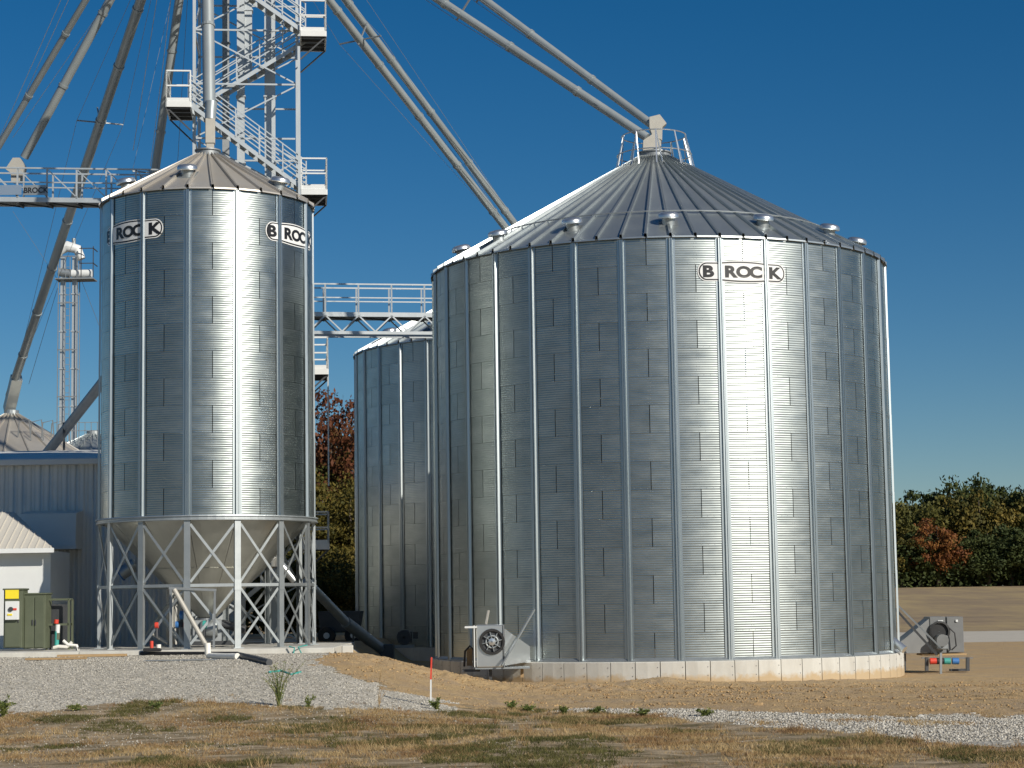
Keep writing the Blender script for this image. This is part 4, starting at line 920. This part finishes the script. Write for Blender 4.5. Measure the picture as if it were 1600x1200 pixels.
# ================================================================== FAR LEFT: leg, small bins
lg=thing('elevator_leg','slim far elevator leg with ladder and round head left of the hopper bin','elevator leg',tuple(Vector((A(106,700,100).x,100,1.0))))
o=lg.location; zh=A(106,402,100).z-1.0
for dx,wm in((-.30,.21),(.30,.24)):
    for i in range(10):
        z0_=zh*i/10; c_=MB().box((dx,0,z0_+zh/20),(wm,.28,zh/10-.03)).build('casing_section',M['leg_white'],lg)
        if i: MB().box((dx,0,z0_),(wm+.08,.36,.06)).build('flange',M['leg_white'],c_)
b=MB(); 
for dx in(-.11,.11): b.beam((dx,-.3,0),(dx,-.3,zh),.03,.03)
for i in range(int(zh/.35)): b.beam((-.11,-.3,i*.35),(.11,-.3,i*.35),.025,.025)
b.build('ladder',M['galv_dull'],lg)
b=MB()
for dx in(-.5,.5):
    for dy in(-.3,.3): b.beam((dx,dy,0),(dx*.92,dy,zh),.04,.04)
for i in range(0,9): b.beam((-.5,-.3,zh*i/8),(.5,-.3,zh*i/8),.05,.05)
b.build('bracing',M['galv_dull'],lg)
MB().path([(-.65,0,zh-.05),(-.5,0,zh+.35),(-.1,0,zh+.55),(.4,0,zh+.40),(.62,0,zh-.1)],[.16,.26,.28,.25,.2],10).build('head_hood',M['white'],lg,smooth=True)
MB().tube((.22,0,zh+.5),(.22,0,zh+.95),.10,n=10).build('stack_pipe',M['galv'],lg)
MB().tube((.15,-.1,zh-.85),(1.15,-.1,zh-.85),.20,n=14).build('motor',M['white'],lg,smooth=True); MB().tube((-.5,-.1,zh-.75),(.1,-.1,zh-.85),.22,n=12).build('gearbox',M['galv'],lg,smooth=True)
pl=MB().box((.35,0,zh-1.15),(1.9,1.0,.06)).build('platform',M['galv_dull'],lg); b=MB()
for x in(.7,1.3):
    b.beam((x,-.5,zh-1.1),(x,-.5,zh+.45),.04,.04)
for z in(zh-.4,zh+.35): b.beam((.6,-.5,z),(1.32,-.5,z),.04,.04); b.beam((1.3,-.5,z),(1.3,.5,z),.04,.04)
b.build('platform_rail',M['dark'],pl)
for p,q in(((128,440),(175,560)),((92,440),(20,330)),((90,450),(45,600))):
    MB().path([A(*p,100)-o,A(*q,104)-o],.012,4).build('guy_cable',M['galv_dull'],lg)
def small_bin(label,apx_,Y,R,eavepx,mr,rdr=True):
    top=A(apx_[0],apx_[1],Y); ze=A(apx_[0],eavepx,Y).z; t=thing('small_grain_bin',label,'grain bin',(top.x,Y,0))
    n=20; sp=2*PI/n; rm=roof_mesh(R+.05,.3,ze,top.z,sp,mr)
    for i in range(n): put('roof_panel',rm,t,(0,0,0),i*sp)
    MB().lathe([(.34,top.z-.05),(.34,top.z+.2),(.02,top.z+.25)],16).build('collar',M['galv'],t)
    MB().lathe([(R,.6),(R,ze+.01)],48).build('wall',M['sheet'],t,smooth=True)
    return t,top
t,top=small_bin('small bin with pale conical roof just showing over the building at the left edge',(18,648),94.5,3.6,718,M['roof2'])
b=MB()
for i in range(5):
    a=-1.2+i*.25; p=Vector((2.3*cos(a),2.3*sin(a),top.z-1.25)); b.path([p,p+Vector((.1,-.2,.7)),p+Vector((.55,-.2,.8)),p+Vector((.6,0,-.15))],.03,5)
b.build('roof_ladder_hoop',M['galv_dull'],t)
t,top=small_bin('dark low bin roof peeking over the building beside the far elevator leg',(146,680),99,3.0,722,M['roof'])
b=MB()
for i in range(7): b.beam((-1.0+i*.3,-1.5,top.z-.6),(-1.0+i*.3,-1.5,top.z+.5),.03,.03)
b.beam((-1,-1.5,top.z+.5),(.9,-1.5,top.z+.5),.03,.03); b.beam((-1,-1.5,top.z+.1),(.9,-1.5,top.z+.1),.03,.03); b.build('peak_rail',M['galv_dull'],t)
# ================================================================== FOREGROUND STAKE, WEEDS
p=onl(673,1104); st=thing('marker_stake','thin wooden marker stake painted red above and white below, stuck in the grass','stake',tuple(p))
o=p; q=A(675,1027,p.y); hgt_=q.z-p.z
MB().beam((0,0,-.1),(.01,0,hgt_*.55),.085,.03,(1,0,0)).build('lower_stake',M['white'],st); MB().beam((.01,0,hgt_*.55+.001),(.03,0,hgt_),.088,.032,(1,0,0)).build('upper_stake',M['red'],st)
M['weed']=matisl('weed_leaf',[(.07,.11,.03),(.13,.18,.05),(.22,.24,.08),(.33,.30,.13)],.8,transl=.2)
M['weedl']=matisl('bright_weed_leaf',[(.07,.10,.03),(.14,.18,.045),(.26,.27,.08)],.8,transl=.25)
def weed(px,py,hpx,spread,ns,label,m='weed',lw=.012,leaf=.05):
    p=onl(px,py); s=p.y/3166; h=hpx*s; t=thing('weed_plant',label,'weed',tuple(p))
    b=MB();V=[];Fa=[]
    rr=random.Random(px)
    for i in range(ns):
        a=rr.uniform(0,2*PI); sp=spread*s*rr.uniform(.2,1); hh=h*rr.uniform(.55,1.05)
        tip=Vector((cos(a)*sp,sin(a)*sp*.6,hh)); mid=Vector((cos(a)*sp*.3,sin(a)*sp*.2,hh*.55))
        pts=[Vector((rr.uniform(-.03,.03),0,-.02)),mid,tip]; b.path(pts,[lw*.6,lw*.45,lw*.2],4)
        for k in range(int(26*leaf/.05)):
            u=rr.uniform(.2,1); c=pts[0].lerp(mid,u*2) if u<.5 else mid.lerp(tip,u*2-1)
            d=Vector((rr.uniform(-1,1),rr.uniform(-1,1),rr.uniform(-.3,1))).normalized()*leaf*rr.uniform(.5,1.3); sd_=d.cross(Vector((rr.uniform(-1,1),rr.uniform(-1,1),.3))).normalized()*leaf*.17
            o_=len(V); V+=[c,c+d*.5+sd_,c+d,c+d*.5-sd_]; Fa.append((o_,o_+1,o_+2,o_+3))
    b.build('stems',M[m],t); put('leaves',npmesh('leaves',[tuple(v) for v in V],Fa,M[m]),t)
weed(436,1106,70,44,24,'tall wispy green weed at the edge of the gravel before the slab corner')
weed(592,1108,45,14,4,'dry thin brown weed standing left of the painted stake','dry',.010,.03)
weed(594,1068,36,6,2,'single dry stalk on the gravel left of the painted stake','dry',.010,.03)
weed(683,1110,20,15,7,'bright green weed at the foot of the painted stake','weedl',.01,.07)
weed(1234,1062,34,22,10,'leafy green weed against the big bin foundation','weed',.012,.07)
weed(1316,1058,26,18,7,'smaller sparse weed further right against the big bin foundation','weed',.012,.06)
weed(5,1122,32,22,10,'dark green weed at the lower left edge of the gravel','weedl',.012,.08)
weed(482,1108,20,12,5,'yellow green weed just right of the tall wispy weed','weedl',.01,.06)
for i,(px,py,l) in enumerate(((798,1108,'leftmost small green weed on the grass edge right of the stake'),(826,1113,'second small green weed on the grass edge right of the stake'),(1005,1120,'small green tuft at the start of the pale gravel strip'),(1102,1120,'green tuft in the pale gravel strip, below the bin\'s logo'),(880,1117,'low weed on the dirt edge before the big bin'),(930,1116,'low pale weed beside the dirt edge before the big bin'),(118,1112,'green tuft at the gravel edge near the lower left'),(245,1108,'second green tuft along the gravel edge'))): weed(px,py,11,18,9,l,'weedl' if i<6 else 'weed',.01,.07)
# small rubble
for px,py,s_,l in((1440,1120,.09,'pair of loose rocks on the dirt near the right edge'),(1520,1116,.07,'small white rock on the dirt near the right edge'),(1185,1102,.13,'dark clod on the dirt before the bin\'s right half'),(795,1098,.12,'lone brown rock on the dirt bank before the fan')):
    p=onl(px,py); b=MB(); b.lathe([(.02,-.3),(.7,-.25),(1,.05),(.75,.4),(.02,.55)],7)
    b.v=[(x*s_*random.uniform(.7,1.2),y*s_*random.uniform(.6,1.1),z*s_*random.uniform(.8,1.1)) for x,y,z in b.v]; single(b,'rock',l,'rock','concrete' if 'white' in l or 'pair' in l else 'wood',tuple(p))
# ================================================================== TREES
def crown_mesh(name,n,rx,ry,rz,leaf,m,ncl,seed,low=.25,c0=.14,c1=.36,jit=.17):
    r=np.random.default_rng(seed)
    d=r.normal(0,1,(ncl,3));d/=np.linalg.norm(d,axis=1)[:,None]; rad=r.uniform(.25,1,ncl)**.6
    C=d*rad[:,None]*np.array([rx,ry,rz])*(1+.0*rad[:,None]); C[:,2]=np.where(C[:,2]<0,C[:,2]*(1-low),C[:,2])
    C*= (1+jit*r.normal(0,1,(ncl,1)))*.88; C+=r.normal(0,.05,(ncl,3))*rx
    cr=r.uniform(c0,c1,ncl)*min(rx,rz)
    k=r.integers(0,ncl,n); e=r.normal(0,1,(n,3));e/=np.linalg.norm(e,axis=1)[:,None]
    P=C[k]+e*cr[k][:,None]*r.uniform(.35,1.12,n)[:,None]*np.array([1.15,1.15,.75])
    # leaf facets biased to face outward
    N=e+r.normal(0,.7,(n,3)); N/=np.linalg.norm(N,axis=1)[:,None]
    T=np.cross(N,r.normal(0,1,(n,3)));T/=np.linalg.norm(T,axis=1)[:,None];B=np.cross(N,T)
    s=leaf*r.uniform(.5,1.3,n)[:,None]
    V=np.stack([P-T*s,P+B*s*.55,P+T*s,P-B*s*.55],1).reshape(-1,3)
    return npmesh(name,V,np.arange(n*4).reshape(-1,4),m),C
def tree(label,x,y,h,w,me,C,rz_,group=None,trunk=.25,lo=.55):
    z=hz(x,y); t=thing('deciduous_tree',label,'tree',(x,y,z),rz_,group)
    rr=random.Random(int(x*10)); s=w; hc=h*lo
    b=MB(); b.path([(0,0,-.3),(.1,0,hc*.4),(0,.1,hc),(.05,0,h*.88)],[trunk,trunk*.8,trunk*.6,trunk*.12],7)
    for i in range(9):
        c=C[rr.randrange(len(C))]; z0_=hc*rr.uniform(.45,1.05); q=Vector((c[0]*w,c[1]*w,hc+c[2]*h)); p=Vector((0,.05,min(z0_,q.z))); b.path([p,p.lerp(q,.5)+Vector((0,0,-.05*h)),q],[trunk*.4,trunk*.25,trunk*.07],5)
    b.build('trunk',M['bark'],t,smooth=True)
    c=put('crown',me,t,(0,0,hc)); c.scale=(w,w,h)
    return t
LF={'green':[(.018,.028,.009),(.035,.05,.014),(.055,.07,.018),(.085,.095,.025)],
    'olive':[(.03,.036,.010),(.06,.065,.015),(.10,.095,.02),(.16,.125,.025)],
    'gold':[(.03,.035,.010),(.07,.065,.013),(.13,.10,.018),(.22,.15,.028)],
    'rust':[(.07,.025,.012),(.13,.045,.015),(.20,.08,.02),(.25,.13,.03)],
    'red':[(.04,.018,.010),(.09,.03,.015),(.13,.045,.018),(.10,.07,.02)],'rustn':[(.035,.03,.010),(.075,.05,.014),(.11,.06,.016),(.10,.085,.02)]}
for k,v in LF.items(): M['leaf_'+k]=matisl('leaf_'+k,v,.7,noise=2.2,transl=.12)
FAR={k:[crown_mesh('crown',9500,.5,.5,.46,.024,M['leaf_'+k],64,sd_) for sd_ in ((11,12) if k in('green','olive') else (13,))] for k in('green','olive','gold','rust')}
kinds=[('green','dark green','densely leaved'),('olive','olive green','broad'),('gold','golden green','loose'),('rust','rust orange','rounded')]
row=[(1388,262,13.6,11,'olive'),(1412,258,12.5,10,'olive'),(1430,268,14.2,12,'green'),(1456,255,12.0,10,'olive'),(1466,248,9.2,7.5,'rust'),(1478,266,14.4,11,'green'),(1503,262,13.2,11,'olive'),(1524,264,16.4,11,'green'),(1534,254,13.2,10,'gold'),(1553,260,14.6,10,'green'),(1572,268,15.0,10,'green'),(1590,258,13.8,10,'green'),(1608,256,14.8,10,'olive'),(1630,262,15.2,12,'green'),(1660,258,14.,12,'olive'),(1370,270,13,12,'green'),(1440,249,7.5,8,'green'),(1500,249,7.0,8,'green'),(1545,248,8,9,'green'),(1580,248,8.5,9,'green'),(1615,247,8,9,'green'),(1408,249,7.5,7,'gold'),(1700,258,14,13,'green'),(1750,262,14.5,13,'green')]
FL={1388:'olive distant tree partly hidden by the right wall of the big bin',1412:'olive distant tree just right of the big bin wall, above the rust tree',1430:'dark green distant tree rising left behind the rust orange tree',
1456:'olive distant tree directly above the rust orange tree',1478:'dark green distant tree just right of the rust orange tree',1503:'olive distant tree between the rust tree and the tallest crown',
1524:'tallest dark green crown of the distant tree line',1534:'golden tinged distant tree in front of the tallest crown',1553:'dark green distant tree just right of the tallest crown',1572:'dark green distant tree second from the right frame edge',1590:'darkest distant tree at the right edge of the photo',
1440:'low dark bush tree left of the rust orange tree\'s foot',1500:'low dark bush tree right of the rust orange tree\'s foot',1545:'low dark bush tree under the tallest distant crown',1580:'low dark bush tree near the right frame edge',1408:'low golden bush tree beside the big bin wall at the field edge'}
for i,(px,Y,h,w,k) in enumerate(row):
    x=A(px,900,Y).x; me,C=FAR[k][i%len(FAR[k])]
    lab={'olive':'olive green tree in the distant tree line beyond the field','green':'dark green tree in the distant tree line beyond the field','gold':'golden tinged tree in the distant tree line beyond the field','rust':'rounded rust orange tree standing low before the distant dark green trees'}[k]
    lab=FL.get(px,lab); tree(lab,x,Y,h*.92,w,me,C,i*1.3,None if k=='rust' else 'trees of the distant tree line',.3,.5)
NEAR={k:crown_mesh('crown',26000 if k!='red' else 15000,.5,.5,.46,.0125,M['leaf_'+k],120,s_,.25,.10,.27,.2) for k,s_ in(('gold',31),('olive',32),('red',33))}
NEAR['rustn']=crown_mesh('crown',20000,.5,.5,.46,.0125,M['leaf_rustn'],110,35,.25,.10,.27,.2)
for i,(px,Y,h,w,k,l,lo) in enumerate(((518,118,14.3,11,'red','tall red brown tree with open crown between hopper bin and shaded bin',.64),(548,110,9.2,8.0,'gold','golden green tree below the red brown one, against the shaded bin',.5),(500,121,12.6,9,'rustn','rusty brown tree showing right beside the hopper bin wall',.5),(470,116,11.0,9,'olive','olive green tree mostly hidden behind the hopper bin',.5),(575,116,10.4,9,'olive','olive green tree mostly hidden behind the shaded bin',.5),(505,109,8.2,7.5,'gold','golden green tree right behind the inclined conveyor, close to the hopper bin',.45),(75,128,13.8,10,'red','red brown tree showing over the building beside the far leg',.55),(130,132,11.6,9,'olive','olive green tree showing over the building behind the far leg',.55),(275,112,9.5,8,'gold','golden green tree seen through the hopper bin legs',.5),(400,120,9.5,9,'olive','olive green tree behind the tower stairs',.5),(335,118,9,8,'gold','golden tree behind the foot of the tower',.5),(475,104,4.6,6,'gold','low golden bush behind the right legs of the hopper bin',.45))):
    me,C=NEAR[k]; tree(l,A(px,900,Y).x,Y,h,w,me,C,i*.9,None,.22,lo)

# undergrowth under the tree lines: one continuous mass nobody could count
def thicket(name,label,x0,x1,y0,y1,h,n,leaf,m,seed):
    r=np.random.default_rng(seed); x=r.uniform(x0,x1,n); y=r.uniform(y0,y1,n); hh=h*(.55+.75*fbm(x*.22,y*.1,seed,3)); z=Hz(x,y)+hh*r.uniform(0,1,n)**.7
    P=np.stack([x,y,z],1); N=r.normal(0,1,(n,3))+np.array([0,-.7,.5]); N/=np.linalg.norm(N,axis=1)[:,None]
    T=np.cross(N,r.normal(0,1,(n,3)));T/=np.linalg.norm(T,axis=1)[:,None];B=np.cross(N,T); q=leaf*r.uniform(.5,1.3,n)[:,None]
    V=np.stack([P-T*q,P+B*q*.6,P+T*q,P-B*q*.6],1).reshape(-1,3)
    tag(put(name,npmesh(name,V,np.arange(n*4).reshape(-1,4),m),kind='stuff'),label,'undergrowth')
thicket('undergrowth','dark bushy undergrowth closing the foot of the distant tree line',44,95,246,272,5.6,90000,.28,M['leaf_green'],3)
thicket('undergrowth','olive brown undergrowth at the foot of the nearer trees',-34,-2,104,122,4.2,50000,.15,M['leaf_olive'],4)
